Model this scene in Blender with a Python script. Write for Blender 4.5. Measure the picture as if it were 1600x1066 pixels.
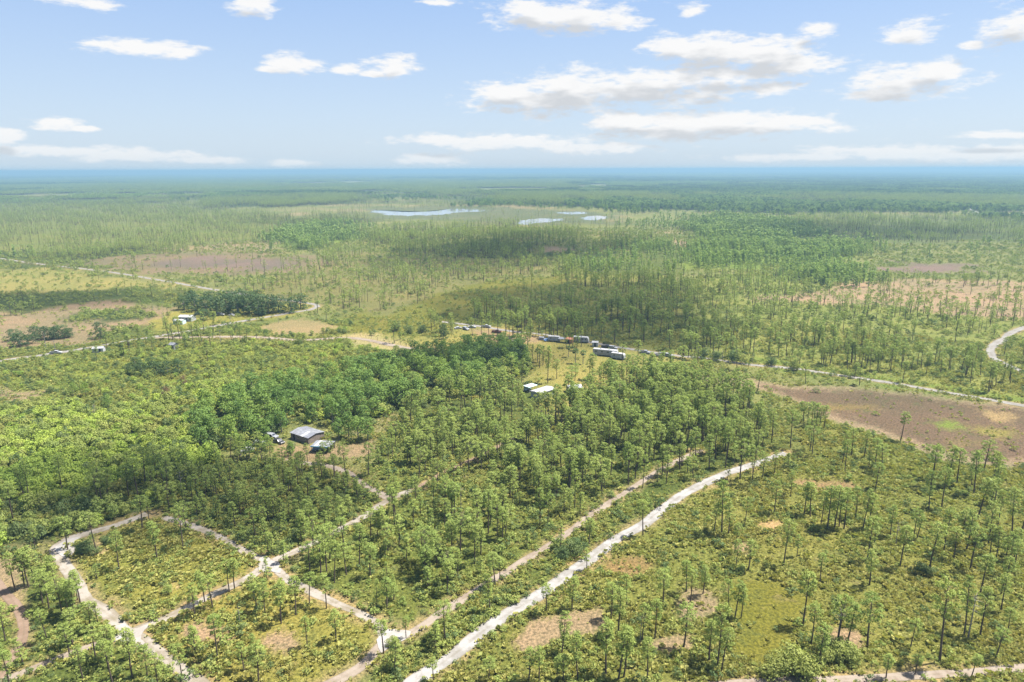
import bpy, math, random
import numpy as np
from mathutils import Vector, Matrix, Euler

random.seed(7)
RNG = np.random.default_rng(7)
sc = bpy.context.scene
for o in list(bpy.data.objects):
    bpy.data.objects.remove(o)
COL = sc.collection

# ------------------------------------------------------------------ camera
CAM_H = 90.0
F_PX = 1067.0                      # focal length in photo pixels (photo 1600 x 1066)
PITCH = math.atan((533.0 - 265.0) / F_PX)
ROLL = math.radians(-0.2)
cam_d = bpy.data.cameras.new('camera')
cam_d.sensor_width = 36.0
cam_d.lens = 36.0 * F_PX / 1600.0
cam_d.clip_start = 1.0
cam_d.clip_end = 200000.0
cam = bpy.data.objects.new('camera', cam_d)
COL.objects.link(cam)
cam.location = (0, 0, CAM_H)
cam.rotation_euler = (Euler((math.pi / 2 - PITCH, 0, 0)).to_matrix() @ Matrix.Rotation(ROLL, 3, 'Z')).to_euler()
sc.camera = cam
CR = np.array((Euler((math.pi / 2 - PITCH, 0, 0)).to_matrix() @ Matrix.Rotation(ROLL, 3, 'Z')))

def ray(u, v):
    d = np.array([(u - 800.0) / F_PX, -(v - 533.0) / F_PX, -1.0])
    return CR @ d

def P(u, v, z=0.0):
    """point of the place at height z that the photograph shows at (u, v)"""
    d = ray(u, v)
    t = (z - CAM_H) / d[2]
    return np.array([d[0] * t, d[1] * t, z])

def proj(x, y, z=0.0):
    x = np.asarray(x, float); y = np.asarray(y, float)
    z = np.zeros_like(x) + z - CAM_H
    c = CR.T @ np.stack([x.ravel(), y.ravel(), z.ravel()])
    w = np.where(-c[2] > 1e-3, -c[2], 1e-3)
    u = 800 + F_PX * c[0] / w
    v = 533 - F_PX * c[1] / w
    bad = -c[2] <= 1e-3
    u = np.where(bad, -99999, u); v = np.where(bad, 99999, v)
    return u.reshape(x.shape), v.reshape(x.shape)

# ------------------------------------------------------------------ exposure / render
sc.view_settings.view_transform = 'Standard'
sc.view_settings.look = 'None'
sc.view_settings.exposure = 1.7
sc.view_settings.gamma = 1.0
sc.render.engine = 'CYCLES'
cy = sc.cycles
cy.max_bounces = 3; cy.diffuse_bounces = 1; cy.glossy_bounces = 2
cy.transmission_bounces = 2; cy.transparent_max_bounces = 6; cy.volume_bounces = 0
cy.use_denoising = True
cy.caustics_reflective = False; cy.caustics_refractive = False
cy.sample_clamp_indirect = 4.0

# ------------------------------------------------------------------ sun
SUN_EL = math.radians(64.0)
SUN_AZ = math.radians(72.0)        # clockwise from +Y
SUN = Vector((math.cos(SUN_EL) * math.sin(SUN_AZ), math.cos(SUN_EL) * math.cos(SUN_AZ), math.sin(SUN_EL)))
sl = bpy.data.lights.new('sun', 'SUN')
sl.energy = 4.6
sl.angle = math.radians(0.53)
sl.color = (1.0, 0.95, 0.87)
so = bpy.data.objects.new('sun', sl)
COL.objects.link(so)
so.rotation_euler = SUN.to_track_quat('Z', 'Y').to_euler()
so.location = SUN * 3000

# ------------------------------------------------------------------ node helper
class N:
    def __init__(self, tree):
        self.t = tree; self.n = tree.nodes; self.l = tree.links
    def new(self, kind, **kw):
        nd = self.n.new(kind)
        for k, val in kw.items():
            setattr(nd, k, val)
        return nd
    def link(self, a, b): self.l.new(a, b)
    def put(self, sock, val):
        if hasattr(val, 'is_output') or isinstance(val, bpy.types.NodeSocket):
            self.l.new(val, sock)
        else:
            sock.default_value = val
    def math(self, op, a, b=None, c=None, clamp=False):
        nd = self.new('ShaderNodeMath', operation=op); nd.use_clamp = clamp
        self.put(nd.inputs[0], a)
        if b is not None: self.put(nd.inputs[1], b)
        if c is not None: self.put(nd.inputs[2], c)
        return nd.outputs[0]
    def vmath(self, op, a, b=None, out=0):
        nd = self.new('ShaderNodeVectorMath', operation=op)
        self.put(nd.inputs[0], a)
        if b is not None: self.put(nd.inputs[1], b)
        return nd.outputs[out]
    def noise(self, vec, scale, detail=3.0, rough=0.55, dist=0.0):
        nd = self.new('ShaderNodeTexNoise')
        self.put(nd.inputs['Vector'], vec)
        nd.inputs['Scale'].default_value = scale
        nd.inputs['Detail'].default_value = detail
        nd.inputs['Roughness'].default_value = rough
        nd.inputs['Distortion'].default_value = dist
        return nd.outputs['Fac'] if 'Fac' in nd.outputs else nd.outputs[0]
    def ramp(self, fac, a, b, lo=0.0, hi=1.0, smooth=True):
        nd = self.new('ShaderNodeMapRange')
        nd.interpolation_type = 'SMOOTHSTEP' if smooth else 'LINEAR'
        self.put(nd.inputs[0], fac)
        nd.inputs[1].default_value = a; nd.inputs[2].default_value = b
        nd.inputs[3].default_value = lo; nd.inputs[4].default_value = hi
        return nd.outputs[0]
    def mix(self, fac, a, b, blend='MIX'):
        nd = self.new('ShaderNodeMix', data_type='RGBA', blend_type=blend)
        self.put(nd.inputs[0], fac)
        for s, val in ((nd.inputs[6], a), (nd.inputs[7], b)):
            if isinstance(val, tuple) and len(val) == 3: val = val + (1.0,)
            self.put(s, val)
        return nd.outputs[2]

def new_mat(name):
    m = bpy.data.materials.new(name)
    m.use_nodes = True
    m.node_tree.nodes.clear()
    k = N(m.node_tree)
    out = k.new('ShaderNodeOutputMaterial')
    return m, k, out

# ------------------------------------------------------------------ sky
w = bpy.data.worlds.new('World'); sc.world = w; w.use_nodes = True
w.node_tree.nodes.clear()
k = N(w.node_tree)
wout = k.new('ShaderNodeOutputWorld')
bg = k.new('ShaderNodeBackground'); bg.inputs[1].default_value = 0.068
sky = k.new('ShaderNodeTexSky', sky_type='NISHITA')
sky.sun_disc = False; sky.sun_elevation = SUN_EL; sky.sun_rotation = SUN_AZ
sky.altitude = 100; sky.air_density = 1.0; sky.dust_density = 1.6; sky.ozone_density = 1.4
tc = k.new('ShaderNodeTexCoord')
sep = k.new('ShaderNodeSeparateXYZ'); k.link(tc.outputs['Generated'], sep.inputs[0])
az = k.math('MULTIPLY', k.math('ARCTAN2', sep.outputs[0], sep.outputs[1]), 57.2958)
el = k.math('MULTIPLY', k.math('ARCSINE', sep.outputs[2]), 57.2958)
CLOUDS = [  # centre and half size, read off the photograph
 (885,25,105,24),(830,15,45,16),(965,35,50,12),(1110,80,80,28),(1200,85,80,28),(1050,75,45,24),(1260,105,65,18),
 (1150,115,100,14),(1000,138,150,34),(880,150,120,34),(800,150,68,26),(1120,140,90,22),(1205,140,48,12),
 (1100,196,185,22),(1205,195,100,18),(1000,190,80,18),(1410,130,90,25),(1465,113,48,24),(1365,147,45,13),
 (1425,52,48,22),(1398,62,22,11),(1580,42,60,28),(1520,70,20,8),(1275,43,30,12),(1080,18,24,11),
 (800,222,140,12),(700,220,90,10),(920,232,85,10),(680,250,55,11),(1400,236,160,13),(1520,240,130,15),
 (1560,212,85,6),(1230,246,130,7),(225,75,90,13),(160,70,36,8),(283,80,32,9),(455,103,47,17),(425,108,28,7),
 (615,106,37,17),(545,110,26,8),(582,115,28,6),(395,8,42,16),(140,5,62,10),(690,4,32,6),(90,191,40,12),
 (132,200,28,5),(12,214,27,11),(90,236,105,11),(220,243,115,11),(320,250,62,7),(450,255,55,6),(20,235,50,8)]
def azel(u, v):
    d = ray(u, v); d = d / np.linalg.norm(d)
    return math.degrees(math.atan2(d[0], d[1])), math.degrees(math.asin(d[2]))
cl = []
for (cu, cv, ru, rv) in CLOUDS:
    a0, e0 = azel(cu, cv)
    a1 = azel(cu + ru, cv)[0] - azel(cu - ru, cv)[0]
    e1 = azel(cu, cv - rv)[1] - azel(cu, cv + rv)[1]
    cl.append((a0, e0, a1 / 2, e1 / 2))
# the same kind of broken cumulus goes on round the rest of the sky
rr = random.Random(11)
for i in range(16):
    a0 = rr.uniform(44, 316); e0 = rr.choice((1.5, 3, 5, 8, 11, 14)) + rr.uniform(-1, 1)
    s = rr.uniform(1.2, 6)
    cl.append((a0 if a0 < 180 else a0 - 360, max(e0, 1.0), s, s * (0.08 + 0.016 * e0)))
for i in range(12):
    e0 = rr.uniform(17, 70); s = rr.uniform(2, 9)
    cl.append((rr.uniform(-180, 180), e0, s / math.cos(math.radians(e0)), s * 0.45))
g = bpy.data.node_groups.new('cloud_field', 'ShaderNodeTree')
g.interface.new_socket('Vector', in_out='INPUT', socket_type='NodeSocketVector')
g.interface.new_socket('Field', in_out='OUTPUT', socket_type='NodeSocketFloat')
q = N(g)
gi = q.new('NodeGroupInput'); go = q.new('NodeGroupOutput')
acc = None
for (a0, e0, ra, re) in cl:
    d = q.vmath('MULTIPLY', q.vmath('SUBTRACT', gi.outputs[0], (a0, e0, 0)), (1 / ra, 1 / re, 1))
    L = q.vmath('LENGTH', d, out=1)
    acc = L if acc is None else q.math('MINIMUM', acc, L)
q.link(acc, go.inputs[0])
comb = k.new('ShaderNodeCombineXYZ'); k.link(az, comb.inputs[0]); k.link(el, comb.inputs[1])
nvec = k.vmath('MULTIPLY', comb.outputs[0], (0.32, 0.95, 1))
nz = k.noise(nvec, 1.0, 7.0, 0.6)
nz2 = k.noise(k.vmath('ADD', nvec, (3.1, 7.7, 0)), 0.35, 3.0, 0.5)
def field(vec):
    gn = k.new('ShaderNodeGroup'); gn.node_tree = g
    k.link(vec, gn.inputs[0])
    return gn.outputs[0]
pert = k.math('ADD', k.math('MULTIPLY', k.math('SUBTRACT', nz, 0.53), 2.9), k.math('MULTIPLY', k.math('SUBTRACT', nz2, 0.5), 0.9))
nz3 = k.noise(nvec, 3.4, 5.0, 0.62)
pert = k.math('ADD', pert, k.math('MULTIPLY', k.math('SUBTRACT', nz3, 0.5), 1.3))
f0 = k.math('ADD', field(comb.outputs[0]), pert)
cov = k.ramp(f0, 1.18, 0.35)
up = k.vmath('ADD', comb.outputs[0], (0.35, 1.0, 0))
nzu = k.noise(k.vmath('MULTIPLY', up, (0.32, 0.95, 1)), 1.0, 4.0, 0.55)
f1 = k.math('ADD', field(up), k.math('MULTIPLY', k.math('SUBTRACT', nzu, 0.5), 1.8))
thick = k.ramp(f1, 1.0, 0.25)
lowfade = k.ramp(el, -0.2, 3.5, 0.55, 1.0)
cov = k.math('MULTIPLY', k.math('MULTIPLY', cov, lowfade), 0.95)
ccol = k.mix(thick, (4.5, 4.45, 4.4), (3.0, 3.1, 3.22))  # white tops, grey undersides: the clouds' self-shading put into their colour
# hazy air low down in the sky
low = k.mix(k.ramp(el, 0.0, 13.0, 0, 1, False), (3.05, 3.62, 4.15), (1.72, 2.55, 4.05))
base = k.mix(k.ramp(el, 10.0, 45.0, 0.85, 0.0), sky.outputs[0], low)
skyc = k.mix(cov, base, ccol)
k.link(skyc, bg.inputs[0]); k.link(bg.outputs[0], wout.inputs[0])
w.cycles.sampling_method = 'MANUAL'; w.cycles.sample_map_resolution = 256

# ------------------------------------------------------------------ numpy noise
def _hash(ix, iy, seed):
    h = (ix.astype(np.int64) * 374761393 + iy.astype(np.int64) * 668265263 + seed * 1442695041) & 0x7fffffff
    h = ((h ^ (h >> 13)) * 1274126177) & 0x7fffffff
    return ((h ^ (h >> 16)) & 0xffff) / 65535.0
def vnoise(x, y, seed=0):
    ix = np.floor(x); iy = np.floor(y)
    fx = x - ix; fy = y - iy
    fx = fx * fx * (3 - 2 * fx); fy = fy * fy * (3 - 2 * fy)
    a = _hash(ix, iy, seed); b = _hash(ix + 1, iy, seed)
    c = _hash(ix, iy + 1, seed); d = _hash(ix + 1, iy + 1, seed)
    return (a * (1 - fx) + b * fx) * (1 - fy) + (c * (1 - fx) + d * fx) * fy
def fbm(x, y, s, seed=0, octs=4):
    v = 0; amp = 0.5; tot = 0
    for i in range(octs):
        v = v + amp * vnoise(x / s + 13.7 * i, y / s - 7.1 * i, seed + i); tot += amp
        amp *= 0.55; s *= 0.5
    return v / tot
def sstep(x, a, b):
    t = np.clip((x - a) / (b - a), 0, 1)
    return t * t * (3 - 2 * t)
def srgb(r, g_, b):
    f = lambda c: (c / 255.0 / 12.92) if c / 255.0 <= 0.04045 else ((c / 255.0 + 0.055) / 1.055) ** 2.4
    return np.array([f(r), f(g_), f(b)])

# ------------------------------------------------------------------ roads, read off the photograph
ROADS = {
 'white_sand_road': dict(w=3.0, kind='white', pts=[(585,1110),(645,1066),(700,1030),(770,975),(850,925),(905,885),(960,845),(1000,822),(1035,795),(1075,768),(1130,742),(1180,725),(1228,708)]),
 'firebreak_track': dict(w=2.0, kind='tan', pts=[(480,1085),(560,1045),(600,1005),(640,990),(690,958),(740,925),(790,895),(830,870),(880,838),(930,800),(985,765),(1030,735),(1078,711),(1095,703)]),
 'loop_track': dict(w=2.1, kind='mixed', pts=[(602,1000),(590,975),(560,957),(530,945),(490,925),(450,905),(420,880),(380,860),(340,838),(295,820),(255,808)]),
 'cross_track': dict(w=2.1, kind='mixed', pts=[(205,988),(260,965),(330,930),(385,905),(420,880),(460,862),(510,838),(560,812),(610,780),(645,766)]),
 'wood_path': dict(w=1.3, kind='red', pts=[(645,766),(700,735),(760,708),(795,688),(815,678)]),
 'junction_track': dict(w=2.5, kind='mixed', pts=[(230,803),(185,820),(150,830),(110,842),(86,858),(100,880),(122,912),(135,935),(165,957),(192,980),(215,995),(260,1030),(310,1066),(350,1100)]),
 'left_path': dict(w=1.8, kind='red', pts=[(-10,1072),(25,1020),(38,985),(30,955),(12,930),(-10,905)]),
 'lower_path': dict(w=1.8, kind='tan', pts=[(5,1064),(100,1025),(150,1008),(200,992)]),
 'house_drive': dict(w=2.3, kind='tan', pts=[(612,782),(590,770),(560,752),(540,738),(505,728),(445,720)]),
 'bottom_track': dict(w=1.8, kind='tan', pts=[(1040,1080),(1150,1068),(1300,1062),(1450,1055),(1620,1042)]),
 'county_road': dict(w=3.8, kind='grey', pts=[(-120,388),(0,404),(40,410),(100,417),(170,425),(250,438),(330,452),(400,463),(460,471),(495,477),(485,484),(460,488),(420,495),(350,507),(300,517),(250,525),(200,533),(150,542),(80,553),(10,563),(-90,577)]),
 'scrub_track': dict(w=3.6, kind='tan', pts=[(235,528),(300,527.5),(360,526.5),(420,528),(470,532),(520,529),(560,529),(610,539),(645,546)]),
 'lane': dict(w=3.0, kind='grey', pts=[(690,503),(750,510),(800,518),(850,523),(880,528),(940,538),(1000,548),(1060,556),(1100,560),(1170,570),(1230,575),(1300,585),(1400,600),(1500,617),(1600,634),(1750,660)]),
 'bend_road': dict(w=3.8, kind='grey', pts=[(1720,480),(1600,512),(1570,529),(1549,544),(1552,559),(1575,571),(1600,581),(1720,610)]),
 'far_road': dict(w=11.0, kind='grey', pts=[(1500,322.5),(1510,326),(1528,333)]),
}
def catmull(pts, step):
    pts = [np.array(p[:2], float) for p in pts]
    pts = [2 * pts[0] - pts[1]] + pts + [2 * pts[-1] - pts[-2]]
    out = []
    for i in range(1, len(pts) - 2):
        p0, p1, p2, p3 = pts[i - 1:i + 3]
        n = max(2, int(np.linalg.norm(p2 - p1) / step))
        for j in range(n):
            t = j / n
            out.append(0.5 * ((2 * p1) + (-p0 + p2) * t + (2 * p0 - 5 * p1 + 4 * p2 - p3) * t * t + (-p0 + 3 * p1 - 3 * p2 + p3) * t ** 3))
    out.append(pts[-2])
    return np.array(out)
for name, r in ROADS.items():
    gp = [P(*p) for p in r['pts']]
    dist = np.mean([np.linalg.norm(p) for p in gp])
    r['step'] = 1.2 if dist < 350 else 4.0
    r['path'] = catmull(gp, r['step'])
    r['dist'] = dist

def road_dist(x, y):
    """distance in metres beyond the edge of the nearest road"""
    x = np.asarray(x, float); y = np.asarray(y, float)
    best = np.full(x.shape, 1e9)
    for r in ROADS.values():
        p = r['path'][::max(1, int(5 / r['step']))]
        m = (x > p[:, 0].min() - 25) & (x < p[:, 0].max() + 25) & (y > p[:, 1].min() - 25) & (y < p[:, 1].max() + 25)
        if not m.any(): continue
        xs = x[m]; ys = y[m]; b = np.full(xs.shape, 1e9)
        for a, c in zip(p[:-1], p[1:]):
            d = c - a; L2 = d @ d + 1e-9
            t = np.clip(((xs - a[0]) * d[0] + (ys - a[1]) * d[1]) / L2, 0, 1)
            b = np.minimum(b, (xs - a[0] - t * d[0]) ** 2 + (ys - a[1] - t * d[1]) ** 2)
        best[m] = np.minimum(best[m], np.sqrt(b) - r['w'] / 2)
    return best

# ------------------------------------------------------------------ land cover zones
# (name, outline in photo pixels of the ground, cover colour, palmetto density, palmetto kind, trees/ha, tree kind, height range)
GK = .66
_srgb = srgb
def srgb(*a): return _srgb(*a) * GK
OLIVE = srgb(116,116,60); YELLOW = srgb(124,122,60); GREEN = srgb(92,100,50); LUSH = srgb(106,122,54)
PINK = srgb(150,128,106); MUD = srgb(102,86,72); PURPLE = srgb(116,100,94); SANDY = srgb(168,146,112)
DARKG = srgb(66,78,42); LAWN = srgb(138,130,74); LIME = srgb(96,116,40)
def Z(name, poly, col, pal=0.0, pk=0, td=0, tk='pine', th=(9, 12), var=0.5):
    return dict(name=name, poly=np.array(poly, float), col=np.array(col), pal=pal, pk=pk, td=td, tk=tk, th=th, var=var)
def ell(cx, cy_, rx, ry, n=20):
    return [(cx + rx * math.cos(2 * math.pi * i / n), cy_ + ry * math.sin(2 * math.pi * i / n)) for i in range(n)]
ZONES = [
 # far belts; the dark woods partly stand in for cloud shadow on the land
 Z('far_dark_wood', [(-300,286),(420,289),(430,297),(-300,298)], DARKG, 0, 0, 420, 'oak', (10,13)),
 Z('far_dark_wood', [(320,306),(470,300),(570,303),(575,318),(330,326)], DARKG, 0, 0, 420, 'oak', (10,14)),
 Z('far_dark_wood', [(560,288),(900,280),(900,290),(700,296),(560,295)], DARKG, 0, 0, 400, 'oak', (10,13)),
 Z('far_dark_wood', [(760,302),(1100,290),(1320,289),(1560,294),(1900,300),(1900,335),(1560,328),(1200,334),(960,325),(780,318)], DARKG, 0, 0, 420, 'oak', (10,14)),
 Z('far_pale_wood', [(-300,322),(180,318),(330,330),(560,345),(560,366),(300,382),(120,392),(-300,400)], srgb(112,116,62), 0, 0, 150, 'pine', (8,12)),
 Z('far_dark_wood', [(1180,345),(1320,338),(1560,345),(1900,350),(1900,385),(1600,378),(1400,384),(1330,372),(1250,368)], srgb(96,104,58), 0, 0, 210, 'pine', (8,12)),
 Z('marsh', [(565,325),(760,323),(960,333),(960,350),(800,353),(690,342),(590,343)], srgb(100,104,76), 0, 0, 10),
 # middle distance
 Z('open_pines', [(380,452),(520,395),(700,378),(880,390),(860,428),(700,455),(600,490),(520,478)], srgb(116,112,70), .16, 2, 85, 'pine', (10,13)),
 Z('shade_pines', [(560,362),(800,352),(1000,372),(1050,395),(900,412),(700,400),(560,395)], srgb(110,112,60), .2, 2, 190, 'pine', (11,14)),
 Z('right_pines', [(1040,440),(1180,425),(1400,440),(1700,450),(1700,660),(1500,612),(1300,580),(1100,556),(1050,548)], srgb(122,126,68), .3, 2, 120, 'pine', (10,13)),
 Z('sparse_right', [(1160,470),(1330,440),(1700,440),(1700,505),(1560,500),(1400,480)], PINK, .1, 2, 50, 'pine', (9,12)),
 Z('mid_pines', [(735,500),(760,470),(850,440),(900,405),(1010,415),(1060,440),(1060,552),(960,538),(880,525),(800,515)], srgb(112,112,56), .3, 2, 165, 'pine', (11,14)),
 Z('far_cypress', [(430,388),(440,362),(500,352),(560,358),(560,372),(500,386)], LUSH, 0, 0, 550, 'cyp', (9,12)),
 Z('far_cypress', [(1080,352),(1130,338),(1240,350),(1270,372),(1200,378),(1090,372)], LUSH, 0, 0, 520, 'cyp', (9,13)),
 Z('far_cypress', [(1060,392),(1180,380),(1350,385),(1350,402),(1180,420),(1050,418)], LUSH, 0, 0, 420, 'cyp', (9,12)),
 Z('far_cypress', [(1230,440),(1240,425),(1300,418),(1350,428),(1345,445)], LUSH, 0, 0, 560, 'cyp', (9,12)),
 Z('far_cypress', [(880,400),(1040,385),(1080,400),(1060,432),(930,428)], GREEN, 0, 0, 330, 'cyp', (9,12)),
 Z('right_meadow', [(1050,560),(1100,562),(1240,580),(1400,606),(1500,622),(1700,655),(1700,640),(1500,608),(1300,578),(1100,552)], LUSH, .25, 1, 8, 'pine', (8,10)),
 Z('green_sweep', [(500,500),(600,492),(690,458),(780,440),(880,432),(890,442),(800,462),(720,500),(690,520),(640,535),(560,522)], srgb(110,108,46), .12, 1, 4, 'pine', (8,11)),
 Z('dry_pan', [(120,408),(240,395),(400,396),(500,402),(520,412),(450,430),(330,432),(220,425),(140,420)], srgb(122,108,86), .05, 2, 16, 'pine', (9,12)),
 Z('purple_pond', ell(352,412,118,9.5), PURPLE, 0, 0, 0),
 Z('purple_pond', ell(1450,420,80,10), PURPLE, 0, 0, 0),
 Z('pink_pan', ell(1065,381,34,5), PINK, 0, 0, 0), Z('pink_pan', ell(868,391,24,4), PINK, 0, 0, 0),
 Z('left_meadow', [(-200,415),(60,418),(180,432),(280,446),(200,460),(60,470),(-200,480)], srgb(140,132,80), .1, 1, 9, 'pine', (9,12)),
 Z('left_dark', [(-200,462),(60,460),(200,448),(330,458),(300,470),(150,478),(-200,490)], srgb(80,90,44), .3, 0, 25, 'pine', (7,10)),
 Z('pink_left', [(-200,490),(40,488),(150,470),(250,476),(265,500),(180,512),(150,535),(60,540),(-200,545)], srgb(142,122,100), .08, 0, 6, 'pine', (7,10)),
 Z('dark_brush', [(75,500),(120,487),(230,480),(240,494),(170,503),(100,506)], DARKG, .6, 0, 0),
 Z('farm', [(235,500),(280,478),(440,470),(500,480),(440,494),(340,508),(260,518)], srgb(132,128,66), .1, 0, 0),
 # left scrub
 Z('scrub', [(-300,565),(80,556),(260,535),(330,531),(470,536),(560,534),(645,548),(690,562),(560,585),(420,610),(330,605),(150,655),(-300,665)], srgb(122,130,58), .38, 1, 12, 'pine', (6,9)),
 Z('scrub', [(290,518),(440,499),(545,500),(545,524),(460,528),(360,524)], srgb(120,126,58), .4, 1, 0),
 Z('sand_bald', ell(463,510,66,12), srgb(150,130,98), 0, 0, 0),
 Z('pink_left', ell(10,622,60,10), PINK, .05, 1, 0),
 Z('thicket', [(-300,662),(0,655),(60,642),(150,652),(330,602),(420,600),(335,690),(350,720),(250,742),(235,800),(100,835),(0,850),(-300,870)], LIME, 0, 0, 0),
 Z('hammock', [(330,700),(310,655),(400,612),(500,595),(580,582),(660,560),(700,556),(705,530),(800,524),(835,545),(838,572),(800,602),(660,640),(600,652),(560,668),(500,655),(440,662),(400,705)], DARKG, .2, 0, 0),
 Z('lawn', [(520,524),(600,522),(690,530),(720,506),(800,514),(880,525),(960,540),(1060,556),(1110,572),(1100,590),(1050,600),(960,610),(900,608),(850,600),(820,600),(838,560),(800,530),(700,548),(640,548)], LAWN, .03, 1, 34, 'pine', (9,13)),
 Z('sandy_lawn', [(520,525),(560,522),(610,530),(660,538),(700,545),(650,550),(600,541),(560,534)], srgb(168,150,112), .01, 1, 0),
 Z('pale_yard', [(735,511),(790,515),(840,522),(850,530),(800,533),(745,524)], srgb(150,126,100), 0, 0, 4),
 # near
 Z('pond_bed', [(1075,586),(1110,589),(1165,593),(1230,597),(1330,606),(1420,614),(1500,625),(1600,640),(1800,668),(1800,760),(1600,728),(1540,720),(1470,710),(1400,692),(1340,670),(1290,657),(1240,630),(1190,612),(1110,600)], srgb(142,124,104), .03, 2, 0),
 Z('pond_bed', [(1180,600),(1230,601),(1330,611),(1420,619),(1500,631),(1600,647),(1800,676),(1800,748),(1600,717),(1540,710),(1470,699),(1400,681),(1340,661),(1290,648),(1240,624)], MUD, .012, 2, 0, var=.3),
 Z('pond_weeds', ell(1330,640,60,5), srgb(124,108,72), .03, 2, 0), Z('pond_weeds', ell(1500,690,50,6), srgb(116,102,74), .03, 2, 0), Z('pond_weeds', ell(1545,668,35,5), srgb(122,116,66), .04, 2, 0),
 Z('field', [(585,1110),(645,1066),(770,975),(905,885),(1000,822),(1075,768),(1225,710),(1262,665),(1300,662),(1340,674),(1400,696),(1470,714),(1600,732),(1800,765),(1900,1300),(500,1300)], OLIVE, .62, 0, 12, 'pine', (8,12)),
 Z('field_edge', [(1240,712),(1262,696),(1300,702),(1340,716),(1400,733),(1470,746),(1600,762),(1800,790),(1800,840),(1600,790),(1450,760),(1350,740)], GREEN, .6, 0, 150, 'pine', (9,12)),
 Z('field_far', [(1400,780),(1800,790),(1900,1000),(1600,900),(1450,850)], OLIVE, .6, 0, 60, 'pine', (9,12)),
 Z('heath', [(1130,905),(1200,900),(1260,925),(1240,960),(1225,1010),(1200,1035),(1150,1030),(1150,970)], srgb(108,106,44), .04, 0, 0),
 Z('bare', ell(1200,817,22,8), srgb(170,142,108), 0, 0, 0), Z('bare', ell(1160,857,17,7), PINK, 0, 0, 0),
 Z('bare', [(830,965),(880,952),(940,950),(945,975),(930,990),(870,1000),(820,1010),(800,1000)], PINK, .02, 0, 0),
 Z('bare', ell(1055,998,34,18), PINK, .02, 0, 0), Z('bare', ell(1312,990,28,22), PINK, .02, 0, 0), Z('bare', ell(1085,935,35,22), PINK, .1, 0, 0),
 Z('bare', ell(1290,752,60,6), srgb(140,116,88), .05, 0, 0), Z('bare', ell(980,880,40,14), srgb(134,112,76), .15, 0, 0),
 Z('strip', [(590,1110),(560,1060),(640,990),(790,895),(930,800),(1075,712),(1180,670),(1225,709),(1075,768),(905,885),(770,975),(645,1066)], GREEN, .6, 1, 130, 'pine', (5,9)),
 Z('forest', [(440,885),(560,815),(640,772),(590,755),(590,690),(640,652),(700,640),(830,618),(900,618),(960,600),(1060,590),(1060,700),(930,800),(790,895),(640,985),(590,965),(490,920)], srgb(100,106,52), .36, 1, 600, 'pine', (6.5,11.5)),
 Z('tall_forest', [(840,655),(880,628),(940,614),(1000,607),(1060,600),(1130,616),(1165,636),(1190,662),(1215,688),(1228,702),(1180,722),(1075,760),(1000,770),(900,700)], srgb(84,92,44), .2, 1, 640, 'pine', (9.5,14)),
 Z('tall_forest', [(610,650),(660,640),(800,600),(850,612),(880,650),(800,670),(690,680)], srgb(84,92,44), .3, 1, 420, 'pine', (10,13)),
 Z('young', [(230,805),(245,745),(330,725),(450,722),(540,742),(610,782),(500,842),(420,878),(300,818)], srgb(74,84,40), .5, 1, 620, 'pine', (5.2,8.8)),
 Z('loop_field', [(92,862),(200,825),(290,822),(345,848),(410,882),(330,925),(215,978),(135,925)], YELLOW, .75, 0, 0),
 Z('lower_field', [(228,985),(330,935),(420,888),(480,925),(560,960),(590,985),(590,1010),(500,1066),(480,1110),(350,1110),(280,1040)], srgb(130,124,64), .5, 0, 110, 'pine', (5,8)),
 Z('bare', ell(330,985,48,12), PINK, .1, 0, 0), Z('bare', ell(440,1000,30,14), PINK, .1, 0, 0), Z('bare', ell(255,930,14,4), SANDY, .1, 0, 0),
 Z('left_pines', [(-200,880),(20,900),(60,880),(110,910),(150,960),(200,995),(280,1060),(320,1110),(-200,1110)], GREEN, .5, 1, 400, 'pine', (5.5,9.5)),
 Z('thicket_edge', [(-200,790),(120,770),(240,742),(240,800),(120,838),(30,850),(-200,860)], DARKG, .4, 1, 170, 'pine', (8,12)),
 Z('bare', [(-100,860),(10,872),(30,905),(25,960),(0,975),(-100,960)], PINK, .05, 0, 0),
 Z('bare', [(430,700),(445,690),(520,700),(585,690),(580,715),(545,722),(500,730),(440,726)], srgb(152,126,104), 0, 0, 0),
 Z('bare', [(120,860),(140,850),(160,870),(140,885)], SANDY, .1, 0, 0),
 Z('yard', [(815,605),(870,598),(900,604),(905,640),(880,655),(850,640),(850,618)], LAWN, .05, 1, 10),
 Z('green_spot', ell(1467,659,24,5), LUSH, 0, 0, 0), Z('pale_spot', ell(1562,650,22,5), srgb(150,130,96), 0, 0, 0),
]
def inpoly(u, v, poly):
    c = np.zeros(u.shape, bool)
    n = len(poly); j = n - 1
    for i in range(n):
        xi, yi = poly[i]; xj, yj = poly[j]
        if yi != yj:
            c ^= ((yi > v) != (yj > v)) & (u < (xj - xi) * (v - yi) / (yj - yi) + xi)
        j = i
    return c
def warp(x, y, jit=0.0):
    r = np.hypot(x, y)
    s = np.clip(r / 30, 3, 400)                      # finer edges close by
    a = np.clip(0.03 * r, 0, None) * (1 + sstep(r, 500, 1500))
    wx = x + a * (fbm(x, y, 25, 21) - .5) * 1.6
    wy = y + a * (fbm(x, y, 25, 55) - .5) * 3.0
    return wx, wy
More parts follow.
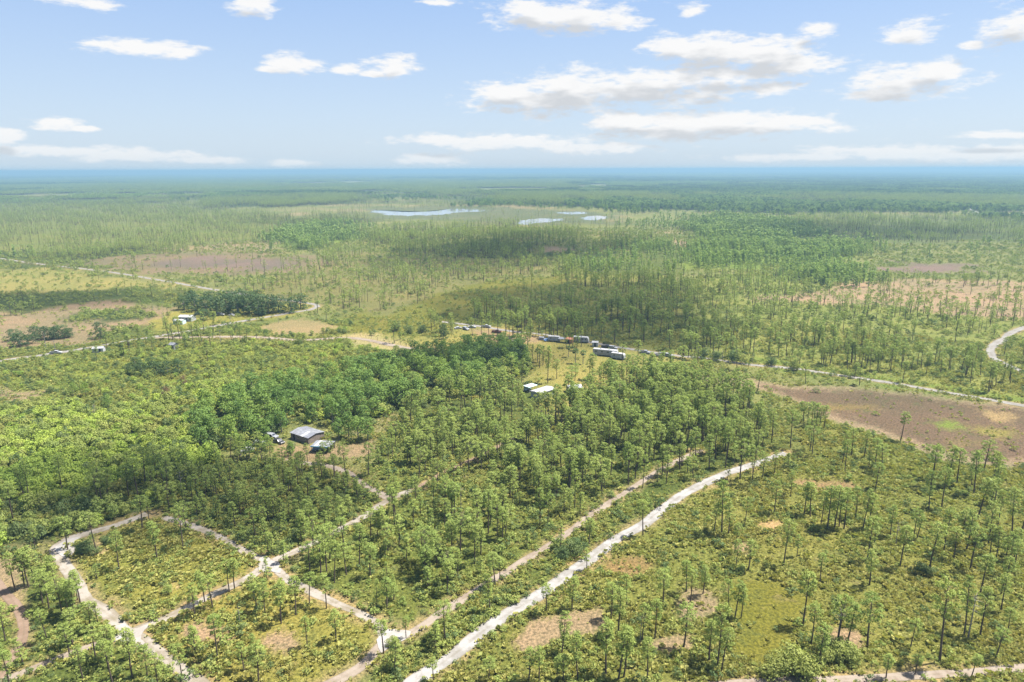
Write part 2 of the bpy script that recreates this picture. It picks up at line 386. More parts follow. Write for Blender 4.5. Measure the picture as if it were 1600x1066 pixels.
def zone_of(x, y, warped=True, soft=0.0):
    if warped: x, y = warp(x, y)
    if soft:
        rr0 = np.hypot(x, y); x = x + RNG.normal(0, soft, x.shape) * rr0; y = y + RNG.normal(0, 2.2 * soft, x.shape) * rr0
    u, v = proj(x, y)
    idx = np.full(x.shape, -1, int)
    for i, z in enumerate(ZONES):
        p = z['poly']
        m = (u >= p[:, 0].min()) & (u <= p[:, 0].max()) & (v >= p[:, 1].min()) & (v <= p[:, 1].max())
        if m.any():
            t = np.zeros(x.shape, bool); t[m] = inpoly(u[m], v[m], p)
            idx[t] = i
    return idx

def wood(x, y):
    """0..1 how wooded the land is away from the traced zones"""
    return sstep(fbm(x, y * 0.8, 420, 3, 5) + 0.5 * (fbm(x, y * .6, 2200, 8, 3) - .5), 0.40, 0.60)

# ------------------------------------------------------------------ mesh helper
def mesh_from(name, verts, faces, mats=None, midx=None, smooth=False):
    me = bpy.data.meshes.new(name)
    me.from_pydata([tuple(map(float, p)) for p in verts], [], [tuple(f) for f in faces])
    if mats:
        for m in mats: me.materials.append(m)
    if midx is not None:
        me.polygons.foreach_set('material_index', np.array(midx, np.int32))
    if smooth:
        me.polygons.foreach_set('use_smooth', np.ones(len(me.polygons), bool))
    me.update()
    return me
def link(o, parent=None):
    COL.objects.link(o)
    if parent is not None: o.parent = parent
    return o
def tag(o, label=None, cat=None, group=None, kind=None):
    if label: o['label'] = label
    if cat: o['category'] = cat
    if group: o['group'] = group
    if kind: o['kind'] = kind
    return o
def empty(name, loc, rz=0.0):
    o = bpy.data.objects.new(name, None)
    o.empty_display_size = 0.5
    o.location = tuple(loc); o.rotation_euler = (0, 0, rz)
    return link(o)

# ------------------------------------------------------------------ ground
def ground_material():
    m, k, out = new_mat('ground_cover')
    at = k.new('ShaderNodeAttribute'); at.attribute_name = 'cover'
    ge = k.new('ShaderNodeNewGeometry'); pos = ge.outputs['Position']
    n1 = k.noise(pos, 1.5, 5, 0.7); n2 = k.noise(pos, 0.16, 4, 0.6); n3 = k.noise(pos, 0.02, 3, 0.55)
    n4 = k.noise(pos, 0.0045, 5, 0.6)
    c = at.outputs['Color']
    c = k.mix(k.ramp(n3, .35, .68), k.mix(1.0, c, (.86, .92, .80), 'MULTIPLY'), k.mix(1.0, c, (1.14, 1.06, .98), 'MULTIPLY'))
    tan = k.mix(k.ramp(n2, .56, .74, 0, .5), c, (.14, .105, .058))
    grn = k.mix(k.ramp(n2, .46, .28, 0, .45), tan, (.06, .075, .024))
    c = k.mix(k.ramp(n1, .36, .64), k.mix(1.0, grn, (1.3, 1.28, 1.2), 'MULTIPLY'), k.mix(1.0, grn, (.5, .55, .5), 'MULTIPLY'))
    b = k.new('ShaderNodeBsdfPrincipled')
    k.put(b.inputs['Base Color'], c); b.inputs['Roughness'].default_value = .95
    b.inputs['Specular IOR Level'].default_value = .1
    bp = k.new('ShaderNodeBump'); bp.inputs['Strength'].default_value = .9; bp.inputs['Distance'].default_value = .5
    k.put(bp.inputs['Height'], k.math('ADD', n1, k.math('MULTIPLY', n2, 1.5)))
    k.link(bp.outputs[0], b.inputs['Normal'])
    k.link(b.outputs[0], out.inputs[0])
    return m
def build_ground():
    azs = np.radians(np.concatenate([np.linspace(-180, -58, 26)[:-1], np.linspace(-58, 58, 640), np.linspace(58, 180, 26)[1:-1]]))
    vs = np.concatenate([np.linspace(1200, 700, 150), np.linspace(698, 420, 170), np.linspace(418.8, 300, 100), np.linspace(299.2, 268, 50)])
    rs = CAM_H / np.tan(np.radians(90) - np.arccos(np.clip(np.sin(PITCH + np.arctan((vs - 533) / F_PX)), -1, 1)))
    rs = CAM_H / np.tan(PITCH + np.arctan((vs - 533) / F_PX))
    rs = np.concatenate([[25, 55], rs[rs > 70], [48000, 62000]])
    rs = np.unique(np.round(rs, 3))
    A, R = np.meshgrid(azs, rs)
    X = R * np.sin(A); Y = R * np.cos(A)
    nr, na = X.shape
    x = X.ravel(); y = Y.ravel(); r = R.ravel()
    wd = wood(x, y)
    base = srgb(118,120,72)[None] * (1 - wd[:, None]) + srgb(78,88,46)[None] * wd[:, None]
    t = sstep(fbm(x, y, 160, 31), .5, .72)[:, None] * (1 - wd[:, None])
    base = base * (1 - .7 * t) + PINK[None] * .7 * t
    t = sstep(fbm(x, y, 90, 77), .52, .7)[:, None] * .6
    base = base * (1 - t) + GREEN[None] * t
    t = sstep(r, 5000, 9500)[:, None] * sstep(fbm(x, y * .6, 2200, 5), .3, .6)[:, None]
    base = base * (1 - t) + srgb(52,62,38)[None] * t
    acc = np.zeros((len(x), 3)); K = 5
    jr = np.random.default_rng(3)
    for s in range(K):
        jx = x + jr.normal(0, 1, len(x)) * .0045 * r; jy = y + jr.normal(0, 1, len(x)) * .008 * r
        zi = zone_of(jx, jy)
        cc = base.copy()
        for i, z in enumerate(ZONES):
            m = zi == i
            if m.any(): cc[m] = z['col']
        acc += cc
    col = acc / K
    # trodden soil beside the tracks
    rd = road_dist(x, y)
    e = (1 - sstep(rd + 2.2 * (fbm(x, y, 5, 4) - .5) * 2, 0, 2.6))[:, None] * .75 * (r < 900)[:, None]
    col = col * (1 - e) + srgb(158,136,104)[None] * e
    # pale cracked rim and weedy patches on the dry pond
    verts = np.concatenate([[[0, 0, 0]], np.stack([x, y, np.zeros_like(x)], 1)])
    col = np.concatenate([[[.15, .15, .06]], col])
    I = np.arange(nr * na).reshape(nr, na) + 1
    a = I[:-1]; b = np.roll(I, -1, 1)[:-1]; c = np.roll(I, -1, 1)[1:]; d = I[1:]
    quads = np.stack([a, d, c, b], -1).reshape(-1, 4)[:, ::-1]
    tris = np.stack([np.zeros(na, int), I[0], np.roll(I[0], -1)], -1)
    tris = tris[:, ::-1]
    quads = quads[:, ::-1]
    me = bpy.data.meshes.new('ground')
    nv = len(verts); nl = quads.size + tris.size
    me.vertices.add(nv); me.vertices.foreach_set('co', verts.ravel())
    me.loops.add(nl); me.loops.foreach_set('vertex_index', np.concatenate([quads.ravel(), tris.ravel()]).astype(np.int32))
    me.polygons.add(len(quads) + len(tris))
    st = np.concatenate([np.arange(len(quads)) * 4, len(quads) * 4 + np.arange(len(tris)) * 3]).astype(np.int32)
    me.polygons.foreach_set('loop_start', st)
    me.update(calc_edges=True); me.validate()
    ca = me.attributes.new('cover', 'FLOAT_COLOR', 'POINT')
    ca.data.foreach_set('color', np.concatenate([col, np.ones((nv, 1))], 1).ravel().astype(np.float32))
    if me.polygons[0].normal.z < 0: me.flip_normals()
    me.materials.append(ground_material())
    o = link(bpy.data.objects.new('ground', me)); tag(o, kind='structure')
build_ground()

# ------------------------------------------------------------------ road materials and strips
def sand_material(name, a, b, rut):
    m, k, out = new_mat(name)
    ge = k.new('ShaderNodeNewGeometry'); pos = ge.outputs['Position']
    n1 = k.noise(pos, .22, 6, .68); n2 = k.noise(pos, 1.6, 4, .65)
    at = k.new('ShaderNodeAttribute'); at.attribute_name = 'across'
    c = k.mix(k.ramp(n1, .42, .6), a, b)
    mid = k.math('ABSOLUTE', at.outputs['Fac'])
    verge = k.math('ADD', k.ramp(mid, .72, 1.0, 0, .85), k.ramp(mid, .3, .0, 0, .45))
    verge = k.math('MULTIPLY', verge, k.ramp(n1, .3, .62), clamp=True)
    c = k.mix(verge, c, rut)
    c = k.mix(k.ramp(n2, .45, .75, 0, .4), c, k.mix(1.0, c, (.72, .7, .68), 'MULTIPLY'))
    bs = k.new('ShaderNodeBsdfPrincipled'); k.put(bs.inputs['Base Color'], c)
    bs.inputs['Roughness'].default_value = .95; bs.inputs['Specular IOR Level'].default_value = .1
    bp = k.new('ShaderNodeBump'); bp.inputs['Strength'].default_value = .5; bp.inputs['Distance'].default_value = .1
    k.put(bp.inputs['Height'], n2); k.link(bp.outputs[0], bs.inputs['Normal'])
    k.link(bs.outputs[0], out.inputs[0])
    return m
RM = {'white': sand_material('white_sand', (.24,.23,.22), (.175,.165,.15), (.13,.115,.085)),
      'tan': sand_material('tan_soil', (.21,.175,.14), (.165,.13,.10), (.11,.095,.06)),
      'mixed': sand_material('pale_soil', (.235,.21,.18), (.165,.14,.105), (.125,.11,.065)),
      'red': sand_material('red_soil', (.175,.125,.09), (.145,.10,.07), (.10,.08,.05)),
      'grey': sand_material('grey_shell', (.19,.18,.165), (.155,.145,.13), (.12,.105,.08))}
zo = 0.02
for name, r in ROADS.items():
    p = r['path']; n = len(p)
    tg = np.gradient(p, axis=0); tg /= np.linalg.norm(tg, axis=1)[:, None] + 1e-9
    nm = np.stack([-tg[:, 1], tg[:, 0]], 1)
    s = np.arange(n) * r['step']
    seed = sum(map(ord, name)) % 97
    wl = r['w'] / 2 * (.6 + 1.0 * fbm(s, s * 0 + 3, 8, seed, 4)); wr = r['w'] / 2 * (.6 + 1.0 * fbm(s, s * 0 + 50, 8, seed + 9, 4))
    cross = (-1, -.75, -.35, 0, .35, .75, 1)
    V = []; A = []
    for i in range(n):
        for c in cross:
            ww = wl[i] if c < 0 else wr[i]
            q2 = p[i] + nm[i] * c * ww
            V.append((q2[0], q2[1], (zo + .012 * abs(c)) if abs(c) < 1 else zo - .012)); A.append(c)
    kx = len(cross)
    F = [(i * kx + j, (i + 1) * kx + j, (i + 1) * kx + j + 1, i * kx + j + 1) for i in range(n - 1) for j in range(kx - 1)]
    F = [f[::-1] for f in F]
    me = mesh_from(name, V, F, [RM[r['kind']]])
    at = me.attributes.new('across', 'FLOAT', 'POINT'); at.data.foreach_set('value', np.array(A, np.float32))
    if me.polygons[0].normal.z < 0: me.flip_normals()
    tag(link(bpy.data.objects.new(name, me)), kind='structure')
    zo += 0.005

# sandy junctions, marsh water
def sheet(name, poly, z, mat, rough=.12, seed=1):
    pts = catmull([P(*p) for p in poly] + [P(*poly[0])], 1.5)[:-1]
    c = pts.mean(0)
    d = pts - c
    a = np.arange(len(pts)) * .9
    pts = c + d * (1 + rough * (fbm(a, a * 0 + seed, 6, seed) - .5))[:, None] if rough else pts
    V = [(c[0], c[1], z)] + [(q_[0], q_[1], z) for q_ in pts]
    n = len(pts)
    me = mesh_from(name, V, [(0, 1 + i, 1 + (i + 1) % n) for i in range(n)], [mat])
    if me.polygons[0].normal.z < 0: me.flip_normals()
    return tag(link(bpy.data.objects.new(name, me)), kind='structure')
plain_sand = sand_material('junction_sand', (.265,.25,.235), (.205,.185,.165), (.23,.215,.19))
sheet('sand_junction', [(170,985),(192,972),(205,982),(222,978),(240,972),(228,985),(222,1000),(232,1010),(215,1008),(195,1003),(180,1002)], .105, plain_sand, .5, 3)
sheet('sand_junction', [(404,874),(415,868),(425,876),(436,880),(438,896),(425,894),(405,894)], .108, plain_sand, .5, 5)
sheet('sand_junction', [(590,1000),(605,985),(622,986),(640,988),(632,1000),(610,1010),(596,1020)], .111, plain_sand, .5, 8)
sheet('sand_junction', [(82,858),(100,845),(125,838),(125,848),(112,868),(100,872),(90,868)], .114, plain_sand, .5, 9)
m, k, out = new_mat('marsh_water')
bs = k.new('ShaderNodeBsdfPrincipled'); bs.inputs['Base Color'].default_value = (.24, .24, .235, 1)
bs.inputs['Roughness'].default_value = .03; bs.inputs['Specular IOR Level'].default_value = .8
ge = k.new('ShaderNodeNewGeometry'); bp = k.new('ShaderNodeBump'); bp.inputs['Strength'].default_value = .0
k.put(bp.inputs['Height'], k.noise(ge.outputs['Position'], .4, 3)); k.link(bp.outputs[0], bs.inputs['Normal'])
k.link(bs.outputs[0], out.inputs[0]); WATER = m
for i, pl in enumerate([[(578,328),(610,330),(640,331.5),(680,330),(705,326.5),(745,327),(752,330.5),(715,332),(690,335.5),(640,337),(600,335)],
                        [(868,332.5),(895,331),(918,332),(915,334),(890,335)],
                        [(908,341),(925,337.5),(948,338.5),(946,341.5),(925,344.5)],
                        [(808,349),(820,344),(850,341.5),(880,342.5),(870,346),(840,348.5),(822,351)]]):
    sheet('marsh_pond', pl, .06 + .01 * i, WATER, .6, 20 + i)

# ------------------------------------------------------------------ foliage materials
def foliage(name, a, b, c=None, transl=.34):
    m, k, out = new_mat(name)
    oi = k.new('ShaderNodeObjectInfo'); ge = k.new('ShaderNodeNewGeometry'); pos = ge.outputs['Position']
    n1 = k.noise(pos, .035, 3, .6); n2 = k.noise(pos, 1.1, 2, .6)
    a, b = [(q0[0], q0[1], q0[2] + .012) for q0 in (a, b)]
    col = k.mix(oi.outputs['Random'], a, b)
    if c: col = k.mix(k.ramp(n1, .45, .68, 0, .8), col, c)
    col = k.mix(k.ramp(n2, .3, .7, 0, .5), col, k.mix(1.0, col, (1.35, 1.3, 1.1), 'MULTIPLY'))
    d = k.new('ShaderNodeBsdfPrincipled'); k.put(d.inputs['Base Color'], col)
    d.inputs['Roughness'].default_value = .6; d.inputs['Specular IOR Level'].default_value = .1
    t = k.new('ShaderNodeBsdfTranslucent'); k.put(t.inputs[0], k.mix(1.0, col, (1.2, 1.25, .7), 'MULTIPLY'))
    mx = k.new('ShaderNodeMixShader'); mx.inputs[0].default_value = transl
    k.link(d.outputs[0], mx.inputs[1]); k.link(t.outputs[0], mx.inputs[2]); k.link(mx.outputs[0], out.inputs[0])
    return m
def plain(name, col, rough=.8, metal=0.0, var=.25, scale=1.5, spec=.3):
    m, k, out = new_mat(name)
    tcn = k.new('ShaderNodeTexCoord')
    n1 = k.noise(tcn.outputs['Object'], scale, 4, .6)
    c = k.mix(k.ramp(n1, .3, .7), tuple(x * (1 - var) for x in col), tuple(min(1, x * (1 + var)) for x in col))
    b = k.new('ShaderNodeBsdfPrincipled'); k.put(b.inputs['Base Color'], c)
    b.inputs['Roughness'].default_value = rough; b.inputs['Metallic'].default_value = metal
    b.inputs['Specular IOR Level'].default_value = spec
    k.link(b.outputs[0], out.inputs[0])
    return m
BARK = plain('pine_bark', (.085, .062, .048), .95, var=.4)
GREYBARK = plain('grey_bark', (.20, .18, .16), .95, var=.3)
PINE_F = foliage('pine_needles', (.175, .235, .05), (.24, .29, .066), (.215, .258, .072))
CYP_F = foliage('cypress_leaves', (.17, .25, .055), (.22, .29, .07))
OAK_F = foliage('oak_leaves', (.10, .17, .033), (.155, .23, .045), (.18, .245, .05))
OAKD_F = foliage('live_oak_leaves', (.05, .085, .024), (.075, .115, .032))
LIME_F = foliage('bay_leaves', (.245, .325, .05), (.33, .385, .07), (.19, .275, .055))
PALM_F = foliage('palmetto_fans', (.225, .245, .058), (.30, .285, .08), (.265, .235, .075), .3)
SHRUB_F = foliage('shrub_leaves', (.18, .235, .052), (.24, .27, .066), (.245, .245, .07))
DARKSHRUB_F = foliage('dark_shrub_leaves', (.09, .135, .04), (.13, .165, .05))
RUST_F = foliage('rusty_leaves', (.14, .075, .05), (.17, .10, .055))

# ------------------------------------------------------------------ plant meshes
class MB:
    def __init__(self): self.v = []; self.f = []; self.m = []
    def tube(self, p0, p1, r0, r1, n=5, mi=0):
        p0 = np.array(p0, float); p1 = np.array(p1, float)
        d = p1 - p0; d /= np.linalg.norm(d) + 1e-9
        a = np.cross(d, [0, 0, 1.0] if abs(d[2]) < .9 else [1.0, 0, 0]); a /= np.linalg.norm(a); b = np.cross(d, a)
        s = len(self.v)
        for p, r in ((p0, r0), (p1, r1)):
            for i in range(n):
                t = 2 * math.pi * i / n
                self.v.append(p + r * (math.cos(t) * a + math.sin(t) * b))
        for i in range(n):
            self.f.append((s + i, s + (i + 1) % n, s + n + (i + 1) % n, s + n + i)); self.m.append(mi)
    def leaf(self, c, d, ln, wd, rs, mi=0):
        """a leaf blade of four corners, folded at random about its length"""
        d = d / (np.linalg.norm(d) + 1e-9)
        q_ = rs.normal(size=3); s = np.cross(d, q_); s /= np.linalg.norm(s) + 1e-9
        i = len(self.v)
        self.v += [c - d * ln * .5, c + s * wd * .5, c + d * ln * .5, c - s * wd * .5]
        self.f.append((i, i + 1, i + 2, i + 3)); self.m.append(mi)
    def facing(self, c, nrm, ln, wd, rs, mi=0):
        """a leaf blade whose upper side looks along nrm"""
        nrm = nrm / (np.linalg.norm(nrm) + 1e-9)
        a = np.cross(nrm, rs.normal(size=3)); a /= np.linalg.norm(a) + 1e-9; b = np.cross(nrm, a)
        i = len(self.v)
        self.v += [c - a * ln * .5, c + b * wd * .5, c + a * ln * .5, c - b * wd * .5]
        self.f.append((i, i + 1, i + 2, i + 3)); self.m.append(mi)
    def box(self, c, s, mi=0, rz=0.0, taper=(1, 1)):
        i = len(self.v); cx, cy_, cz = c; sx, sy, sz = [q_ / 2 for q_ in s]
        co, si = math.cos(rz), math.sin(rz)
        for dz in (-1, 1):
            tx, ty = (taper if dz > 0 else (1, 1))
            for dx, dy in ((-1, -1), (1, -1), (1, 1), (-1, 1)):
                lx = dx * sx * tx; ly = dy * sy * ty
                self.v.append((cx + lx * co - ly * si, cy_ + lx * si + ly * co, cz + dz * sz))
        for f in ((3, 2, 1, 0), (4, 5, 6, 7), (0, 1, 5, 4), (1, 2, 6, 5), (2, 3, 7, 6), (3, 0, 4, 7)):
            self.f.append(tuple(i + j for j in f)); self.m.append(mi)
    def prism(self, prof, y0, y1, mi=0, top=None):
        """profile in x,z pushed along y; top (x, z) profile at y1 may differ"""
        i = len(self.v); n = len(prof); t = top or prof
        self.v += [(x, y0, z) for x, z in prof] + [(x, y1, z) for x, z in t]
        self.f.append(tuple(range(i, i + n))); self.m.append(mi)
        self.f.append(tuple(range(i + 2 * n - 1, i + n - 1, -1))); self.m.append(mi)
        for j in range(n):
            self.f.append((i + (j + 1) % n, i + j, i + n + j, i + n + (j + 1) % n)); self.m.append(mi)
    def mesh(self, name, mats, smooth=False):
        return mesh_from(name, self.v, self.f, mats, self.m, smooth)

def tuft(mb, c, r, n, rs, ln, wd, mi, up=.35):
    for _ in range(n):
        d = rs.normal(size=3); d[2] = d[2] * .8 + up; d /= np.linalg.norm(d)
        mb.facing(c + d * r * rs.uniform(.45, 1.0) * np.array([1, 1, .7]), d * .7 + np.array([0, 0, .5]) + rs.normal(size=3) * .45, ln * rs.uniform(.7, 1.3), wd * rs.uniform(.7, 1.3), rs, mi)

def pine(seed, lod, shape='round'):
    """a 10 m pine: returns (trunk builder, crown builder)"""
    rs = np.random.default_rng(seed)
    T = MB(); C = MB()
    base = {'round': .52, 'slim': .42, 'flat': .6, 'young': .22}[shape] + rs.uniform(-.06, .06)
    cr = {'round': 1.75, 'slim': 1.25, 'flat': 2.6, 'young': 1.35}[shape] * rs.uniform(.9, 1.12)
    ang = rs.uniform(0, 6.28)
    lean = rs.normal(0, .18, 2)
    pts = [np.array([lean[0] * t * t + .08 * math.sin(3 * t + ang), lean[1] * t * t + .08 * math.cos(4 * t + ang), 10 * t]) for t in (0, .25, .5, .75, .97)]
    pts[0] = np.array([0, 0, -.15])
    rad = [.17, .145, .115, .075, .025]
    ns = 7 if lod == 0 else 4
    for i in range(4): T.tube(pts[i], pts[i + 1], rad[i], rad[i + 1], ns)
    def axis(t):
        f = min(t / .97, .9999) * 4; i = int(f); return pts[i] + (pts[i + 1] - pts[i]) * (f - i)
    nt = (22 if shape != 'flat' else 30) if lod == 0 else (13 if lod == 1 else 6)
    nl = 40 if lod == 0 else (11 if lod == 1 else 6)
    sz = {0: 1.0, 1: 1.6, 2: 2.4}[lod]
    for i in range(nt):
        s = (i + rs.uniform(0, 1)) / nt
        t = base + (1 - base) * s
        if shape == 'flat': env = .45 + .6 * math.sin(math.pi * min(1, s * .8 + .15))
        elif shape == 'young': env = (1 - s) ** .8 * .95 + .12
        else: env = math.sin(math.pi * (s * .82 + .13)) ** .7
        r = cr * env * (rs.uniform(.35, 1.0) ** .6)
        a = i * 2.399 + rs.uniform(-.5, .5)
        ax = axis(t)
        c = ax + np.array([math.cos(a) * r, math.sin(a) * r, .12 * r + rs.uniform(-.1, .2)])
        if lod == 0:
            T.tube(axis(max(base - .02, t - .05 * env)), c, .035, .012, 3)
        tuft(C, c, .6 * (1.0 if lod == 0 else 1.2) * rs.uniform(.8, 1.2), nl, rs, .40 * sz, .15 * sz, 0, .4)
    if lod == 0:
        for _ in range(rs.integers(2, 6)):        # dead stubs below the crown
            t = rs.uniform(min(.2, base), base); a = rs.uniform(0, 6.28); ax = axis(t); L = rs.uniform(.3, 1.0)
            T.tube(ax, ax + np.array([math.cos(a) * L, math.sin(a) * L, .1]), .022, .008, 3)
    return T, C

def cloudy_crown(seed, h, rx, clumps, nl, ln, wd, low=.35, spread=.55, cone=0.0):
    """foliage in uneven clumps through a crown"""
    rs = np.random.default_rng(seed); C = MB(); cs = []
    for i in range(clumps):
        s = (i + .5) / clumps
        z = low + (1 - low) * s
        env = math.sqrt(max(.05, 1 - ((z - (low + .3 * (1 - low))) / (1.02 - (low + .3 * (1 - low)))) ** 2)) if z > low + .3 * (1 - low) else .8 + .2 * rs.random()
        env *= (1 - cone * s)
        a = i * 2.399 + rs.uniform(-.6, .6); r = rx * env * rs.uniform(.3, .95)
        c = np.array([math.cos(a) * r, math.sin(a) * r, h * z - .25 * h * (1 - low) * spread * .4])
        R = rx * spread * rs.uniform(.6, 1.05)
        cs.append(c)
        for _ in range(nl):
            d = rs.normal(size=3); d[2] = abs(d[2]) * .9 - .25; d /= np.linalg.norm(d)
            p = c + d * R * rs.uniform(.75, 1.05) * np.array([1, 1, .75])
            if p[2] < .05: p[2] = .05 + rs.random() * .2
            C.facing(p, d + np.array([0, 0, .35]) + rs.normal(size=3) * .45, ln * rs.uniform(.6, 1.3), wd * rs.uniform(.6, 1.3), rs)
    return C, cs

def broadleaf(seed, lod=0):
    rs = np.random.default_rng(seed + 500)
    h = 9.0; rx = 3.3 * rs.uniform(.85, 1.15)
    n = (16, 55, .62, .36) if lod == 0 else (7, 20, 1.3, .8)
    C, cs = cloudy_crown(seed, h, rx, n[0], n[1], n[2], n[3], .32, .5)
    T = MB()
    T.tube((0, 0, -.15), (0.1, 0, 2.6), .26, .2, 6); T.tube((.1, 0, 2.6), (0, .1, 5.6), .2, .1, 6)
    for c in cs[:10:2] if lod == 0 else []:
        T.tube((.05, 0, 2.2 + rs.uniform(0, 1.6)), c, .1, .03, 4)
    return T, C
def cypress(seed, lod=1):
    C, cs = cloudy_crown(seed, 10, 1.7, 9 if lod == 1 else 5, 15 if lod == 1 else 9, 1.0 if lod == 1 else 1.7, .55 if lod == 1 else 1.0, .2, .55, .55)
    T = MB(); T.tube((0, 0, -.15), (0, 0, 9), .2, .05, 4)
    return T, C
def bush(seed, h, rx, clumps, nl, ln, wd):
    C, cs = cloudy_crown(seed, h, rx, clumps, nl, ln, wd, .22, .55)
    return C, cs
def palmetto(seed, r, n):
    rs = np.random.default_rng(seed); C = MB()
    for i in range(n):
        a = rs.uniform(0, 6.28); t = rs.uniform(.15, 1.25); d = np.array([math.cos(a) * math.sin(t), math.sin(a) * math.sin(t), math.cos(t)])
        L = r * rs.uniform(.55, 1.0)
        c0 = np.array([rs.normal(0, .16 * r), rs.normal(0, .16 * r), .05]); hub = c0 + d * L * .55
        hub[2] = max(hub[2], .15)
        sd = np.cross(d, [0, 0, 1.0]); sd /= np.linalg.norm(sd) + 1e-9
        upv = np.cross(sd, d)
        k0 = len(C.v); C.v.append(hub)
        m_ = 5
        for j in range(m_):
            th = -1.25 + 2.5 * j / (m_ - 1)
            C.v.append(hub + (d * math.cos(th) + sd * math.sin(th)) * L * .5 * rs.uniform(.85, 1.1) + upv * (.07 if j % 2 else -.05) * r)
        for j in range(m_ - 1):
            C.f.append((k0, k0 + 1 + j, k0 + 2 + j)); C.m.append(0)
    return C

SHAPES = ['round', 'round', 'round', 'slim', 'slim', 'slim', 'round', 'flat', 'young', 'young', 'flat', 'round']
PINES0 = []
for i, s in enumerate(SHAPES):
    T, C = pine(100 + i, 0, s)
    PINES0.append((T.mesh('pine_trunk', [BARK]), C.mesh('pine_crown', [PINE_F]), T, C))
def joined(name, T, C, mats):
    J = MB(); J.v = list(T.v) + list(C.v); n = len(T.v)
    J.f = list(T.f) + [tuple(i + n for i in f) for f in C.f]; J.m = [0] * len(T.f) + [1] * len(C.f)
    return J.mesh(name, mats)

# ------------------------------------------------------------------ scatter (geometry nodes, only for what nobody could count or past 300)
def scatter(name, protos, pts, idx, rot, scl, label, cat):
    pc = bpy.data.collections.new(name + '_kinds')
    for i, me in enumerate(protos):
        po = bpy.data.objects.new('%s_kind_%02d' % (name, i), me); pc.objects.link(po)
    me = bpy.data.meshes.new(name)
    me.vertices.add(len(pts)); me.vertices.foreach_set('co', np.asarray(pts, np.float32).ravel())
    for an, ty, val, key in (('pidx', 'INT', np.asarray(idx, np.int32), 'value'), ('prot', 'FLOAT_VECTOR', np.asarray(rot, np.float32), 'vector'), ('pscl', 'FLOAT_VECTOR', np.asarray(scl, np.float32), 'vector')):
        a = me.attributes.new(an, ty, 'POINT'); a.data.foreach_set(key, val.ravel())
    me.update()
    o = link(bpy.data.objects.new(name, me))
    ng = bpy.data.node_groups.new(name + '_nodes', 'GeometryNodeTree')
    ng.interface.new_socket('Geometry', in_out='INPUT', socket_type='NodeSocketGeometry')
    ng.interface.new_socket('Geometry', in_out='OUTPUT', socket_type='NodeSocketGeometry')
    nn = ng.nodes; ll = ng.links
    gi = nn.new('NodeGroupInput'); go = nn.new('NodeGroupOutput')
    ci = nn.new('GeometryNodeCollectionInfo'); ci.inputs[0].default_value = pc; ci.inputs[1].default_value = True; ci.inputs[2].default_value = True
    ip = nn.new('GeometryNodeInstanceOnPoints'); ip.inputs['Pick Instance'].default_value = True
    def na(n_, t):
        d = nn.new('GeometryNodeInputNamedAttribute'); d.data_type = t; d.inputs[0].default_value = n_; return d.outputs[0]
    er = nn.new('FunctionNodeEulerToRotation')
    ll.new(na('prot', 'FLOAT_VECTOR'), er.inputs[0])
    ll.new(gi.outputs[0], ip.inputs['Points']); ll.new(ci.outputs[0], ip.inputs['Instance'])
    ll.new(na('pidx', 'INT'), ip.inputs['Instance Index']); ll.new(er.outputs[0], ip.inputs['Rotation']); ll.new(na('pscl', 'FLOAT_VECTOR'), ip.inputs['Scale'])
    ll.new(ip.outputs[0], go.inputs[0])
    md = o.modifiers.new('scatter', 'NODES'); md.node_group = ng
    tag(o, label, cat, kind='stuff')
    return o
def rots(n, tilt=.05, rs=RNG):
    return np.stack([rs.normal(0, tilt, n), rs.normal(0, tilt, n), rs.uniform(0, 6.283, n)], 1)
def sector(n, r0, r1, half=50):
    a = np.radians(RNG.uniform(-half, half, n)); r = np.sqrt(RNG.uniform(r0 * r0, r1 * r1, n))
    return r * np.sin(a), r * np.cos(a)

# spots kept clear of random plants: (photo pixel, metres)
CLEAR = []
def clear_mask(x, y):
    m = np.ones(x.shape, bool)
    for (cx, cy_, cr) in CLEAR: m &= (x - cx) ** 2 + (y - cy_) ** 2 > cr * cr
    return m
for (u, v, rad) in [(480,676,7),(468,690,6),(505,698,7),(495,712,6),(840,612,6),(853,608,7),(850,620,5),(860,613,5),(897,609,5),(948,556,8),(935,552,6),(963,560,7),(908,534,6),(888,535,4),(866,533,5),(848,531,4),
                    (795,533,6),(716,513,4),(728,514,4),(930,540,4),(948,543,4),(958,544,4),(1043,556,4),(293,500,8),(281,505,6),(155,549,5),(270,543,4),(88,552,4),(400,695,2),(386,704,2),(428,684,2.5),(436,690,2.5),(345,489,5),(788,551,5),(1000,551,6),(1015,553,6),(1030,556,6),(1043,558,6),(980,560,6),(845,624,7),(850,638,7),(862,630,7),(836,622,6),(868,618,6),(985,550,5),(740,512,5)]:
    p = P(u, v); CLEAR.append((p[0], p[1], rad))

